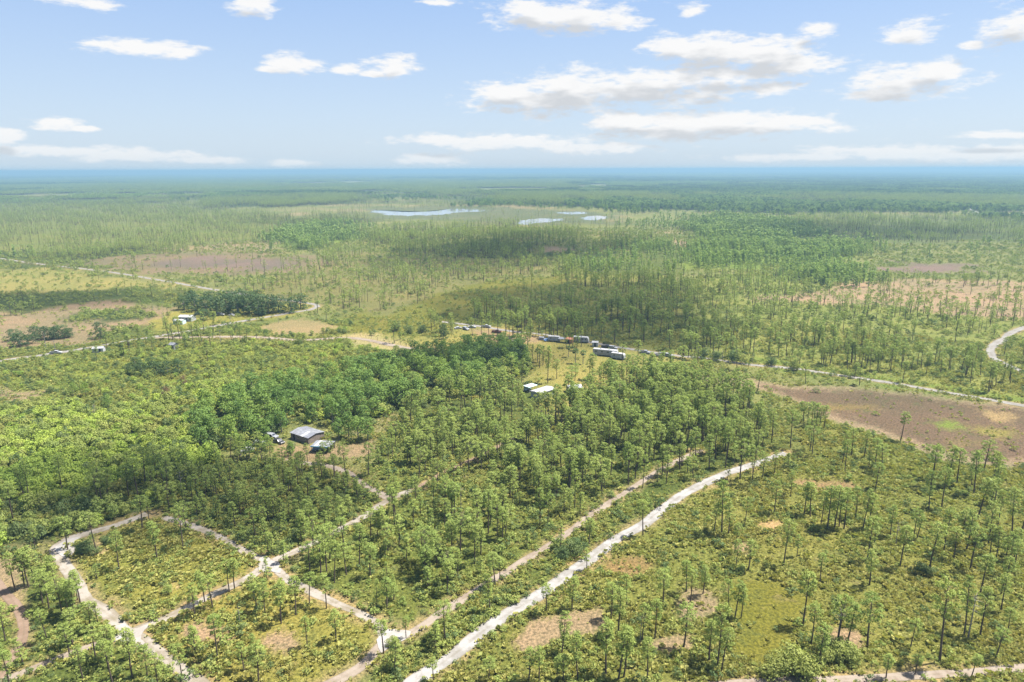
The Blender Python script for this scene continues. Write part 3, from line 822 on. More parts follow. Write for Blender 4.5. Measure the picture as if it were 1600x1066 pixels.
# ------------------------------------------------------------------ pines: those traced one by one, then the rest of the woods
R_ = lambda ox, oy, L: [(ox + a / 3, oy + b / 3, oy + c / 3) for a, b, c in L]
TRACED = R_(1066, 711, [(475,515,305),(432,275,120),(508,195,75),(250,525,400),(310,540,395),(645,600,460),(565,800,560),(603,890,690),(722,900,650),(770,905,690),(868,905,660),(1020,525,330),(1158,535,320),(1207,970,560),(1320,850,590),(1395,855,620),(1495,650,480),(1520,870,720),(1470,950,810),(97,650,510),(20,640,490),(38,690,530),(5,910,700),(215,760,590),(247,760,590),(275,765,610),(165,990,700),(125,970,780),(185,1010,820),(570,285,130),(600,290,140),(650,325,165),(678,350,150),(712,355,145),(735,335,190),(758,345,160),(845,350,160),(870,350,190),(810,300,150),(905,165,40),(1155,265,80),(1215,250,60),(1380,310,100),(1440,255,100),(1480,330,170),(1545,385,160),(1585,380,170),(1085,400,250),(975,385,240),(900,415,290),(1270,490,340),(1225,455,250),(1350,535,330),(955,1045,930),(1090,1030,940),(1070,905,770),(1355,1040,930),(1300,410,250),(1330,450,260),(1440,480,330),(1470,490,340),(1515,500,390),(1560,530,400),(150,360,230),(185,370,120),(215,380,220),(290,340,200),(245,460,320),(330,85,10),(430,95,-20),(1100,390,280)])
TRACED += R_(0, 711, [(668,355,190),(697,300,205),(560,540,360),(738,490,310),(860,440,240),(73,640,460),(117,625,450),(135,620,440),(160,610,430),(363,680,540),(375,690,545),(25,870,700),(510,1000,810),(525,960,800),(610,960,840),(855,1060,890),(1020,950,740),(1212,1060,880),(915,760,600),(997,720,560),(1145,1010,880),(960,690,540),(1075,640,490),(1100,630,480),(1465,440,350),(1190,680,560),(1240,740,580),(1318,790,590),(1387,750,580),(1575,870,730),(390,1050,890),(690,1030,890),(165,440,330),(230,720,560),(450,960,800),(330,950,790),(1205,730,600),(1440,900,760),(1530,720,560)])
TRACED += R_(533, 711, [(200,930,770),(962,735,590),(1150,540,440),(1265,770,610),(1033,935,740),(1083,730,580),(1240,1030,780),(1300,1050,800),(1325,1040,810),(1437,1060,860),(1110,1050,830),(880,1060,900),(928,1060,900),(1410,880,700),(1470,860,680),(1340,720,560),(1508,700,540),(435,1066,950),(305,860,760),(700,740,560),(485,870,690),(743,590,480),(690,1060,950),(1040,1060,940),(1415,375,210),(1010,1050,950)])
TRACED += [(481,722,693),(507,722,690),(541,754,690),(444,760,716),(1268,665,628),(1262,668,630),(1275,670,632),(1281,668,634),(1287,672,634),(1255,660,628),(1560,755,713),(1350,715,672),(1330,712,670),(1320,740,690),(1240,576,560),(1410,598,565),(856,599,541),(870,592,562),(1335,590,566)]
TRACED += [(752,522,488),(764,525,490),(778,524,485),(790,523,488),(801,527,486),(809,527,490),(815,525,488),(828,530,498),(842,524,492),(853,525,485),(862,526,488),(871,526,482),(881,526,484),(892,527,482),(899,528,486),(1075,560,520),(1085,562,522),(1068,558,515)]
def height_for(u, vb, vt):
    p = P(u, vb); lo, hi = 1.0, 30.0
    for _ in range(30):
        mid = (lo + hi) / 2
        if proj(np.array([p[0]]), np.array([p[1]]), mid)[1][0] > vt: lo = mid
        else: hi = mid
    return p, (lo + hi) / 2
pines = []     # x, y, h, kind, zone, traced
for (u, vb, vt) in TRACED:
    p, h = height_for(u, vb, vt)
    crowd = any((p[0] - q_[0]) ** 2 + (p[1] - q_[1]) ** 2 < 9 for q_ in pines)
    pines.append((p[0], p[1], min(max(h, 4.0), 17.0), int(RNG.choice([3, 4, 5] if crowd else [0, 1, 2, 3, 4, 5, 6, 11])), '', True))
p, h = height_for(153, 866, 803); FLAT = (p[0], p[1], h)
pines.append((p[0], p[1], h, 10, 'lone', True))
NEARC, FARC = 60000, 420000
xa, ya = sector(NEARC, 95, 450); xb, yb = sector(FARC, 450, 2700)
x = np.concatenate([xa, xb]); y = np.concatenate([ya, yb]); CAND = NEARC + FARC
cd = np.concatenate([np.full(NEARC, NEARC / (math.radians(100) / 2 * (450 ** 2 - 95 ** 2)) * 1e4), np.full(FARC, FARC / (math.radians(100) / 2 * (2700 ** 2 - 450 ** 2)) * 1e4)])   # candidates per hectare
zi = zone_of(x, y, True, .010)
r = np.hypot(x, y)
wd = wood(x, y)
dens = 10 + 215 * wd * sstep(fbm(x, y, 130, 17), .4, .62)
hlo = np.full(CAND, 9.0); hhi = np.full(CAND, 13.0)
iscyp = np.where((fbm(x, y, 420, 91) > .58) & (r > 800), 1, 0) + np.where((fbm(x, y * .7, 600, 123) > .57) & (r > 1300), 2, 0)
for i, z in enumerate(ZONES):
    m = zi == i
    dens[m] = z['td']; hlo[m] = z['th'][0]; hhi[m] = z['th'][1]; iscyp[m] = {'cyp': 1, 'oak': 2}.get(z['tk'], 0)
    if z['tk'] == 'oak':
        iscyp[m & (fbm(x, y * .5, 380, 131) < .5)] = 0; dens[m] *= .35 + .65 * sstep(fbm(x, y * .6, 300, 137), .36, .5)[m]
dens = dens * np.where((dens > 300) & (r < 450), .7 + .6 * sstep(fbm(x, y, 20, 14), .32, .68), .15 + 1.7 * sstep(fbm(x, y, 38, 14), .32, .68))
rd = road_dist(x, y)
keep = (RNG.random(CAND) < dens / cd) & (rd > np.where(r < 450, 1.0, .25)) & clear_mask(x, y)
x = x[keep]; y = y[keep]; zi = zi[keep]; iscyp = iscyp[keep]; hh = RNG.uniform(hlo[keep], hhi[keep]) * RNG.choice([1, 1, 1, .8, 1.1, .55], keep.sum())
tx = np.array([p[0] for p in pines]); ty = np.array([p[1] for p in pines])
ok = np.ones(len(x), bool)
near = np.hypot(x, y) < 420
for i in np.where(near)[0]:
    if np.min((tx - x[i]) ** 2 + (ty - y[i]) ** 2) < 5.0: ok[i] = False
x, y, zi, iscyp, hh = x[ok], y[ok], zi[ok], iscyp[ok], hh[ok]
cyp = (x[iscyp > 0], y[iscyp > 0], hh[iscyp > 0], iscyp[iscyp > 0])
for i in np.where(iscyp == 0)[0]:
    zn = ZONES[zi[i]]['name'] if zi[i] >= 0 else ''
    if hh[i] < 7.2: kd = int(RNG.choice([8, 9, 8, 9, 3]))
    else: kd = int(RNG.choice([0, 1, 2, 3, 4, 5, 6, 11, 7]))
    pines.append((x[i], y[i], hh[i], kd, zn, False))
PX = np.array([p[0] for p in pines]); PY = np.array([p[1] for p in pines]); PH = np.array([p[2] for p in pines])
ub, vb = proj(PX, PY); ut, vt = proj(PX, PY, PH)
size = np.hypot(ub - ut, vb - vt)
inside = (ub > -10) & (ub < 1610) & (vt < 1060) & (vt > 0)
size = np.where(inside, size, 0) + np.array([40.0 if p[5] else 0.0 for p in pines]) * inside
order = np.argsort(-size)
single = set(order[:300].tolist())
zsingle = zone_of(PX, PY, False)
LABELS = {
 'field': 'pine in the olive palmetto field beside the white sand road',
 'field_edge': 'pine in the tree line along the dry brown pond',
 'field_far': 'pine in the loose stand between palmetto field and dry pond',
 'strip': 'pine on the green strip between white sand road and tan track',
 'forest': 'pine in the dense young pine wood beside the tan track',
 'tall_forest': 'pine in the dense wood where the white sand road ends',
 'young': 'pine in the shaded young pine stand below the ramshackle house',
 'loop_field': 'pine standing alone in the palmetto field ringed by sandy tracks',
 'lower_field': 'pine in the patchy field between sandy loop and track junction',
 'left_pines': 'pine in the thick stand between reddish path and sandy junction',
 'thicket_edge': 'pine along the lower edge of the bright lime thicket',
 'bare': 'pine on a patch of bare pinkish soil', 'heath': 'pine beside the patch of low rusty green heath',
 'lawn': 'pine on the yellow lawn around the trailers', 'yard': 'pine in the yard of the white mobile home'}
VERGE = {'white_sand_road': 'at the verge of the white sand road', 'firebreak_track': 'at the verge of the long tan track', 'loop_track': 'at the verge of the sandy loop track',
         'cross_track': 'at the verge of the sandy cross track', 'junction_track': 'at the verge of the bending pale track', 'bottom_track': 'at the verge of the tan track crossing the field',
         'house_drive': 'at the verge of the house drive', 'left_path': 'beside the narrow reddish path', 'lane': 'beside the shell lane'}
LOOK = ['full rounded', 'plump rounded', 'bushy topped', 'slim', 'slender', 'narrow crowned', 'loose crowned', 'broad topped', 'short bushy', 'small dense', 'flat topped', 'round headed']
for i in sorted(single):
    xx, yy, h, kd, zn, tr = pines[i]
    zn = ZONES[zsingle[i]]['name'] if zsingle[i] >= 0 else zn
    s = h / 10.0
    ws = s ** .6 * random.uniform(.82, 1.15)
    o = empty('pine_tree', (xx, yy, 0), random.uniform(0, 6.28))
    o.scale = (ws, ws, s); o.rotation_euler = (random.gauss(0, .035), random.gauss(0, .035), random.uniform(0, 6.28))
    for nm_, me in (('trunk', PINES0[kd][0]), ('crown', PINES0[kd][1])):
        link(bpy.data.objects.new(nm_, me), o)
    if pines[i][4] == 'lone':
        tag(o, 'flat umbrella shaped pine beside the white bend of the sandy loop track', 'pine tree')
    else:
        lb = LABELS.get(zn, 'pine in the open flatwoods beyond the tracks')
        for rn, rt in VERGE.items():
            if np.min(np.hypot(ROADS[rn]['path'][:, 0] - xx, ROADS[rn]['path'][:, 1] - yy)) < ROADS[rn]['w'] / 2 + 2.6: lb = 'pine ' + rt; break
        lk = ('low ' if h < 7 else 'mid height ' if h < 10 else 'high ') + LOOK[kd]
        tag(o, lk + ' ' + lb, 'pine tree', lk + ' pines: ' + lb[5:])
rest = np.array([i for i in range(len(pines)) if i not in single])
kinds = np.array([p[3] for p in pines])
rr_ = np.hypot(PX, PY)
lod0 = [joined('pine_a', t[2], t[3], [BARK, PINE_F]) for t in PINES0]
lod1 = [joined('pine_b', *pine(300 + i, 1, s), [BARK, PINE_F]) for i, s in enumerate(('round', 'slim', 'young', 'round'))]
lod2 = [joined('pine_c', *pine(400 + i, 2, s), [BARK, PINE_F]) for i, s in enumerate(('round', 'slim', 'round', 'young'))]
ri = rest
idx = np.where(rr_[ri] < 420, kinds[ri], np.where(rr_[ri] < 950, 12 + ri % 4, 16 + ri % 4))
ss = PH[ri] / 10
wsx = ss ** .6 * RNG.uniform(.78, 1.2, len(ri))
scatter('pine_wood', lod0 + lod1 + lod2, np.stack([PX[ri], PY[ri], 0 * ri], 1), idx, rots(len(ri), .045), np.stack([wsx, wsx, ss], 1), 'open pine woods spreading over the flat land to the haze', 'woods')
cps = [joined('cyp_a', *cypress(600 + i, 1), [GREYBARK, CYP_F]) for i in range(3)] + [joined('cyp_b', *cypress(620 + i, 2), [GREYBARK, CYP_F]) for i in range(3)] + [joined('hard', *broadleaf(640 + i, 1), [GREYBARK, OAKD_F if i == 1 else OAK_F]) for i in range(3)]
n = len(cyp[0]); rc = np.hypot(cyp[0], cyp[1])
s = cyp[2] / 10
scatter('cypress_stand', cps, np.stack([cyp[0], cyp[1], 0 * s], 1), np.where(cyp[3] >= 2, 6, np.where(rc < 900, 0, 3)) + np.arange(n) % 3, rots(n, .03), np.stack([s * 1.15, s * 1.15, s], 1), 'soft bright green cypress and dark hardwood stands in the middle distance', 'woods')

# far woods: patches of many small trees
def wood_patch(seed, F_, cone=0):
    rs = np.random.default_rng(seed); J = MB()
    for i in range(46):
        px, py = rs.uniform(-26, 26, 2); h = rs.uniform(8, 13)
        J.tube((px, py, 0), (px, py, h * .8), .2, .1, 3, 0)
        for j in range(6):
            c = np.array([px + rs.normal(0, .8), py + rs.normal(0, .8), h * rs.uniform(.55, 1.0)])
            for q_ in range(2):
                d = rs.normal(size=3); J.leaf(c, d, 2.4, 1.5, rs, 1)
    return J.mesh('patch', [BARK, F_])
patches = [wood_patch(700 + i, PINE_F) for i in range(5)] + [wood_patch(710 + i, CYP_F) for i in range(2)] + [wood_patch(715 + i, OAKD_F if i else OAK_F) for i in range(2)]
NF = 60000
x, y = sector(NF, 2650, 9500, 46)
zi = zone_of(x, y, True, .012); wd = wood(x, y)
pr = .06 + .9 * wd * sstep(fbm(x, y, 260, 17), .33, .6)
isc = np.where(fbm(x, y * .5, 900, 91) > .56, 1, 0); isc = np.where(fbm(x, y * .45, 1300, 123) > .52, 2, isc)
for i, z in enumerate(ZONES):
    m = zi == i
    pr[m] = min(1, z['td'] / 260); isc[m] = {'cyp': 1, 'oak': 2}.get(z['tk'], 0)
    if z['tk'] == 'oak': isc[m & (fbm(x, y * .5, 900, 131) < .51)] = 0
kp = RNG.random(NF) < pr * .75
x, y, isc = x[kp], y[kp], isc[kp]; n = len(x)
s = RNG.uniform(.8, 1.25, n)
x2, y2 = sector(26000, 9400, 24000, 44)
w2 = wood(x2 * .5, y2 * .4); k2 = RNG.random(26000) < .12 + .8 * w2
x2, y2 = x2[k2], y2[k2]
i2 = np.where(fbm(x2, y2 * .4, 3000, 91) > .54, 1, 0); i2 = np.where(fbm(x2, y2 * .35, 3600, 123) > .5, 2, i2)
wide = np.concatenate([s * 1.2, np.full(len(x2), 3.2)]); s = np.concatenate([s, RNG.uniform(1.0, 1.6, len(x2))])
x = np.concatenate([x, x2]); y = np.concatenate([y, y2]); isc = np.concatenate([isc, i2]); n = len(x)
scatter('distant_wood', patches, np.stack([x, y, 0 * x], 1), np.where(isc == 2, 7 + np.arange(n) % 2, np.where(isc == 1, 5 + np.arange(n) % 2, np.arange(n) % 5)), rots(n, 0), np.stack([wide, wide, s], 1), 'distant woods fading to blue below the horizon', 'woods')

# ------------------------------------------------------------------ palmetto and low scrub
pal_near = [palmetto(800 + i, .66, 13).mesh('fans', [PALM_F]) for i in range(5)]
shr_near = [bush(820 + i, .85, .62, 5, 20, .26, .17)[0].mesh('scrub', [SHRUB_F]) for i in range(4)]
drk_near = [bush(830 + i, 1.15, .8, 5, 22, .28, .19)[0].mesh('brush', [DARKSHRUB_F]) for i in range(3)]
def low_cover(name, n, r0, r1, scale, label):
    x, y = sector(n, r0, r1, 46)
    zi = zone_of(x, y); wd = wood(x, y)
    dens = .25 + .1 * wd; kindp = np.full(n, 2)
    for i, z in enumerate(ZONES):
        m = zi == i; dens[m] = z['pal']; kindp[m] = z['pk']
    dens = dens * (.3 + 1.25 * sstep(fbm(x, y, 7, 44), .33, .6)) * (.6 + .7 * sstep(fbm(x, y, 34, 45), .3, .6))
    kp = (RNG.random(n) < dens) & (road_dist(x, y) > RNG.uniform(-.35, .3, n)) & clear_mask(x, y)
    x, y, kindp = x[kp], y[kp], kindp[kp]; n = len(x)
    sel = RNG.random(n); shr = np.where(kindp == 0, sel < .12, np.where(kindp == 1, sel < .45, sel < .3))
    drk = RNG.random(n) < np.where(kindp == 0, .02, .07)
    shr = shr | (r0 > 400)
    idx = np.where(drk, 9 + RNG.integers(0, 3, n), np.where(shr, 5 + RNG.integers(0, 4, n), RNG.integers(0, 5, n)))
    s = .88 * scale * RNG.lognormal(0, .33, n)
    scatter(name, pal_near + shr_near + drk_near, np.stack([x, y, 0 * x], 1), idx, rots(n, .06), np.stack([s, s, s * RNG.uniform(.7, 1.1, n)], 1), label, 'undergrowth')
    return n
n1 = low_cover('palmetto_scrub', 400000, 95, 430, 1.0, 'yellow green saw palmetto and low scrub covering the near ground')
n2 = low_cover('far_scrub', 150000, 430, 1100, 2.0, 'olive low scrub covering the open ground in the middle distance')

# bright lime thicket: one mass of bay shrubs
lim = [bush(850 + i, 3.4, 2.2, 9, 60, .5, .34)[0].mesh('bay', [LIME_F]) for i in range(5)] + [bush(860 + i, 4.2, 2.3, 9, 60, .5, .34)[0].mesh('bay', [SHRUB_F]) for i in range(2)] + [bush(865, 3.6, 2.0, 8, 50, .5, .34)[0].mesh('bay', [DARKSHRUB_F])]
n = 60000
x, y = sector(n, 150, 420, 46)
zi = zone_of(x, y)
nm_ = np.array([ZONES[i]['name'] if i >= 0 else '' for i in zi])
dn = np.where(nm_ == 'thicket', .16, np.where(nm_ == 'thicket_edge', .06, np.where(nm_ == 'scrub', .03, np.where(nm_ == 'hammock', .05, 0))))
kp = (RNG.random(n) < dn * (math.radians(92) / 2 * (420 ** 2 - 150 ** 2) / n)) & (road_dist(x, y) > 1.5) & clear_mask(x, y)
x, y, nm_ = x[kp], y[kp], nm_[kp]; n = len(x)
u, v = proj(x, y)
lim_p = np.where(nm_ == 'thicket', sstep(v, 605, 680) * .7 + .25, .25) * (.5 + .9 * sstep(fbm(x, y, 30, 66), .35, .6))
idx = np.where(RNG.random(n) < lim_p, RNG.integers(0, 5, n), RNG.choice([5, 6, 5, 6, 7], n))
s = RNG.uniform(.6, 1.15, n) * np.where(nm_ == 'scrub', .7, 1)
scatter('bay_thicket', lim, np.stack([x, y, 0 * x], 1), idx, rots(n, .05), np.stack([s, s, s], 1), 'dense bright lime green thicket of bay shrubs', 'thicket')

# ------------------------------------------------------------------ broadleaf trees, one by one
OAKS = []
for i in range(7):
    T, C = broadleaf(900 + i)
    OAKS.append((T.mesh('oak_trunk', [GREYBARK]), C.mesh('oak_crown', [OAK_F])))
LOWOAK = []
for i in range(5):
    C = cloudy_crown(960 + i, 8.0, 4.0, 18, 60, .6, .38, .1, .45)[0]
    LOWOAK.append(C.mesh('low_oak_crown', [OAKD_F]))
RUSTY = cloudy_crown(930, 9, 3.0, 14, 45, .5, .28, .3, .5)[0].mesh('rusty_crown', [RUST_F])
def oak(xx, yy, h, wd_, label, group, kd=None, crown=None):
    kd = random.randrange(7) if kd is None else kd
    o = empty('broadleaf_tree', (xx, yy, 0), random.uniform(0, 6.28)); s = h / 9.0
    o.scale = (s * wd_, s * wd_, s)
    link(bpy.data.objects.new('trunk', OAKS[kd][0]), o); link(bpy.data.objects.new('crown', crown or OAKS[kd][1]), o)
    tag(o, label, 'tree', group)
x, y = sector(30000, 180, 480, 40)
zi = zone_of(x, y); nm_ = np.array([ZONES[i]['name'] if i >= 0 else '' for i in zi])
got = []
for i in np.where(nm_ == 'hammock')[0]:
    if len(got) >= 190: break
    if all((x[i] - a) ** 2 + (y[i] - b) ** 2 > 12 for a, b in got) and clear_mask(x[i:i+1], y[i:i+1])[0]: got.append((x[i], y[i]))
for (a, b) in got:
    h = random.uniform(6.5, 11); ww = random.uniform(.82, 1.18); uu = proj(np.array([a]), np.array([b]))[0][0]
    look = ('low' if h < 7.6 else 'middling' if h < 9.4 else 'tall') + (' narrow' if ww < .94 else ' broad' if ww > 1.06 else ' rounded')
    place = 'at the edge of the lime thicket' if uu < 425 else 'behind the ramshackle house' if uu < 560 else 'along the yellow green scrub' if uu < 690 else 'near the live oaks by the lawn'
    oak(a, b, h, ww, look + ' dark green broadleaf tree ' + place, look + ' hammock trees ' + place)
hand = [(755,577,11),(775,580,12),(800,576,11),(740,566,9),(815,566,10),(725,577,9),(790,568,10),(765,568,10)]
for (u, vv, h) in hand:
    p = P(u, vv); oak(p[0], p[1], h, 1.0, 'big dark live oak in the clump beside the yellow lawn', 'live oaks beside the lawn', None, random.choice(LOWOAK))
p = P(693, 530); oak(p[0], p[1], 9.5, .75, 'lone dark oak on the green meadow where the sandy track ends', None, None, LOWOAK[0])
for (u, vv, h) in [(288,478,8),(305,480,9),(322,484,9),(340,486,10),(355,482,10),(372,484,10),(390,484,11),(405,486,11),(420,484,10),(435,482,9),(330,474,9),(300,470,8),(400,476,10),(380,474,10),(455,482,8),(318,495,6),(470,476,8),(360,472,9)]:
    p = P(u, vv + 6); oak(p[0], p[1], h * 1.35, 1.3, ('low' if h <= 8 else 'middling' if h < 10 else 'tall') + ' dark oak in the grove behind the small white farm buildings', ('low' if h <= 8 else 'middling' if h < 10 else 'tall') + ' oaks behind the farm buildings', None, random.choice(LOWOAK))
for (u, vv, h) in [(55,527,7),(70,530,8),(85,530,8),(98,528,8),(108,527,6),(32,541,8),(45,538,6),(22,532,7)]:
    p = P(u, vv); oak(p[0], p[1], h, 1.4, 'rounded dark oak in the clump on the pink soil', 'oaks on the pink soil', None, random.choice(LOWOAK))
p = P(158, 528); oak(p[0], p[1], 10, 1.1, 'single round dark oak on pink soil beside the grey road', None, None, LOWOAK[1])
for (u, vv, h) in [(205,585,6),(222,586,7),(245,586,7),(262,585,7),(280,583,7),(212,575,6),(238,575,6)]:
    p = P(u, vv); oak(p[0], p[1], h, 1.15, 'rounded tree in the dark row within the yellow green scrub', 'tree row in the scrub', None, random.choice(LOWOAK))
for (u, vv, h, rust) in [(262,630,7,1),(288,604,5,1),(170,640,6,0),(320,690,10,0),(115,620,6,0),(135,620,6,0),(330,640,7,0),(230,625,5,0)]:
    p = P(u, vv)
    if rust: oak(p[0], p[1], h, 1.0, 'broadleaf tree with rusty dead brown crown above the thicket', 'rusty brown trees', None, RUSTY)
    else: oak(p[0], p[1], h, .8, 'dark tree standing out of the yellow green scrub', 'dark trees in the scrub')
for (u, vv, h) in [(455,712,5),(390,716,6),(408,706,5.5),(418,702,5),(376,712,7),(412,690,8),(560,690,9),(545,684,9),(575,688,8),(530,688,8),(440,675,8),(425,668,9),(448,662,10),(520,664,10)]:
    p = P(u, vv); oak(p[0], p[1], h, .9, ('small ' if h < 7 else 'big ') + 'broadleaf tree ' + ('by the cars near the ramshackle house' if u < 445 else 'beside the ramshackle house and its dirt yard'), ('small' if h < 7 else 'big') + (' trees by the cars' if u < 445 else ' trees round the house'))

# rounded shrubs one can tell apart
SHM = [bush(950 + i, 2.4, 1.5, 10, 130, .22, .14)[0].mesh('shrub_leaves', [DARKSHRUB_F if i < 2 else SHRUB_F]) for i in range(4)]
def stemmy(seed):
    T = MB(); rs = np.random.default_rng(seed)
    for i in range(5):
        a = rs.uniform(0, 6.28); T.tube((0, 0, -.1), (math.cos(a) * .5, math.sin(a) * .5, 1.1), .05, .02, 4)
    return T.mesh('shrub_stems', [GREYBARK])
STEMS = stemmy(1)
def shrub(u, vv, s, label, group=None, kd=0):
    p = P(u, vv); o = empty('shrub', p, random.uniform(0, 6.28)); o.scale = (s, s, s * .9)
    link(bpy.data.objects.new('foliage', SHM[kd]), o); link(bpy.data.objects.new('stem', STEMS), o)
    tag(o, label, 'shrub', group)
for (u, vv, s) in [(128,866,1.3),(138,862,1.4),(146,868,1.1),(165,852,1.0)]:
    shrub(u, vv, s, 'dark rounded shrub below the umbrella shaped pine', 'shrubs below the umbrella pine')
for (u, vv, s) in [(1296,1020,1.4),(1306,1028,1.6),(1318,1024,1.5),(1330,1034,1.4),(1290,1035,1.2)]:
    shrub(u, vv, s, 'dark green shrub at the foot of pines near the bottom sandy track', 'shrubs at the foot of the field pines', 2)
for (u, vv, s) in [(1240,1050,2.2),(1222,1052,1.8),(1258,1055,1.9),(1205,1056,1.6)]:
    shrub(u, vv, s, 'big bright green shrub mound beside the bottom sandy track', 'bright shrub mounds', 3)
for (u, vv, s) in [(1438,896,1.2),(1452,900,1.0)]:
    shrub(u, vv, s, 'small dark shrub in the open palmetto field', 'dark shrubs in the field', 0)
for (u, vv, s) in [(890,868,1.7),(900,862,1.5),(880,872,1.3)]:
    shrub(u, vv, s, 'dense dark shrub between tan track and white sand road', 'shrubs between the tracks', 1)
shrub(456, 706, 1.3, 'dark shrub on the dirt yard of the ramshackle house')
shrub(263, 927, .9, 'small bright green shrub inside the looped palmetto field', None, 3)
shrub(612, 1008, .8, 'small upright shrub at the sandy fork of the tracks', None, 3)
for (u, vv, s) in [(1145,566,2.4),(1160,568,2.0),(1100,560,2.2),(1120,564,2.0),(1205,572,1.8),(1240,580,2.0),(660,520,2),(640,522,2),(620,518,2.2),(1320,588,1.4)]:
    kd_ = random.choice((0, 2)); cw = 'olive' if kd_ else 'dark'
    pl_ = 'on the green meadow by the sandy lawn' if u < 700 else 'on the green verge of the shell lane'
    shrub(u, vv, s, cw + ' rounded shrub ' + pl_, cw + ' shrubs ' + pl_, kd_)

# bare grey trees
def dead(seed):
    rs = np.random.default_rng(seed); T = MB()
    T.tube((0, 0, -.1), (.1, 0, 4), .13, .09, 5); T.tube((.1, 0, 4), (0, .1, 8), .09, .02, 5)
    Bm = MB()
    for i in range(26):
        z = rs.uniform(2.5, 7.6); a = rs.uniform(0, 6.28); L = rs.uniform(.5, 1.8) * (1 - z / 11)
        e = np.array([math.cos(a) * L, math.sin(a) * L, z + L * .6]); Bm.tube((.05, 0, z), e, .035, .01, 3)
        for j in range(2):
            Bm.tube(e * .7 + np.array([0, 0, z * .3]), e + rs.normal(0, .35, 3), .018, .006, 3)
    return T.mesh('dead_trunk', [GREYBARK]), Bm.mesh('dead_branches', [GREYBARK])
DEAD = [dead(i) for i in range(3)]
for j, (u, vv, h) in enumerate([(268,522,6),(255,505,7),(360,504,6),(435,505,5),(1128,566,6),(1150,563,7),(1175,568,5),(1090,558,6),(240,488,6),(150,660,7),(1115,560,5)]):
    p = P(u, vv); o = empty('dead_tree', p, random.uniform(0, 6.28)); s = h / 8; o.scale = (s * 1.4, s * 1.4, s)
    link(bpy.data.objects.new('trunk', DEAD[j % 3][0]), o); link(bpy.data.objects.new('branches', DEAD[j % 3][1]), o)
    if u > 1000: tag(o, 'bare grey dead tree beside the shell lane above the dry pond', 'dead tree', 'dead trees by the lane')
    elif u == 150: tag(o, 'pale bare tree rising out of the lime thicket', 'dead tree')
    else: tag(o, 'bare grey tree near the small farm buildings', 'dead tree', 'dead trees by the farm')

SNAG = []
for i in range(2):
    rs_ = np.random.default_rng(40 + i); T = MB(); T.tube((0, 0, -.1), (.1, .05, 5), .14, .1, 6); T.tube((.1, .05, 5), (.25, .1, 8.6), .1, .03, 6)
    Bm = MB()
    for q_ in range(16):
        z = rs_.uniform(4.5, 8.4); a = rs_.uniform(0, 6.28); L = rs_.uniform(.5, 1.7)
        Bm.tube((.12, .06, z), (math.cos(a) * L, math.sin(a) * L, z + L * .35), .04, .012, 3)
    SNAG.append((T.mesh('snag_trunk', [GREYBARK]), Bm.mesh('snag_branches', [GREYBARK])))
for j, (u, vb_, vt_, lb) in enumerate([(1308,1005,935,'grey dead pine above the bare patch in the palmetto field'),(1512,1000,930,'grey dead pine beside the tallest field pines'),(375,975,945,'small grey dead pine on bare soil in the patchy field'),
      (1000,1005,960,'grey dead pine near the bare soil beside the white road'),(1400,850,812,'thin grey dead pine among the loose field pines'),(720,800,762,'grey dead pine in the young pine wood'),(905,735,690,'grey dead pine in the wood above the tan track'),(285,775,735,'grey dead pine in the shaded stand by the lime thicket')]):
    p, h = height_for(u, vb_, vt_); o = empty('dead_pine', p, random.uniform(0, 6.28)); s_ = h / 8.8; o.scale = (s_, s_, s_)
    link(bpy.data.objects.new('trunk', SNAG[j % 2][0]), o); link(bpy.data.objects.new('branches', SNAG[j % 2][1]), o)
    tag(o, lb, 'dead tree')

# cabbage palms
def palm(seed):
    rs = np.random.default_rng(seed); T = MB(); T.tube((0, 0, -.1), (.1, .05, 3), .2, .17, 7); T.tube((.1, .05, 3), (0, 0, 6), .17, .15, 7)
    C = MB()
    for i in range(26):
        a = i * 2.399; t = rs.uniform(.2, 2.1); d = np.array([math.cos(a) * math.sin(t), math.sin(a) * math.sin(t), math.cos(t)])
        hub = np.array([0, 0, 6.0]) + d * .9; sd = np.cross(d, [0, 0, 1.0]); sd /= np.linalg.norm(sd)
        k0 = len(C.v); C.v.append(hub)
        for j in range(7):
            th = -1.4 + 2.8 * j / 6; C.v.append(hub + (d * math.cos(th) + sd * math.sin(th)) * .85 - np.array([0, 0, .12 + .18 * (j % 2)]))
        for j in range(6): C.f.append((k0, k0 + 1 + j, k0 + 2 + j)); C.m.append(0)
        C.tube((0, 0, 5.9), hub, .025, .015, 3)
    return T.mesh('palm_trunk', [GREYBARK]), C.mesh('palm_fronds', [DARKSHRUB_F])
PALM = palm(1)
for (u, vb_, vt_) in [(888,558,541),(840,566,545),(899,568,545),(911,569,548),(815,566,548)]:
    p, h = height_for(u, vb_, vt_); o = empty('palm_tree', p, random.uniform(0, 6.28)); s = h / 7.2; o.scale = (s, s, s)
    link(bpy.data.objects.new('trunk', PALM[0]), o); link(bpy.data.objects.new('fronds', PALM[1]), o)
    tag(o, 'cabbage palm on the yellow lawn between trailers and mobile home', 'palm tree', 'palms on the lawn')

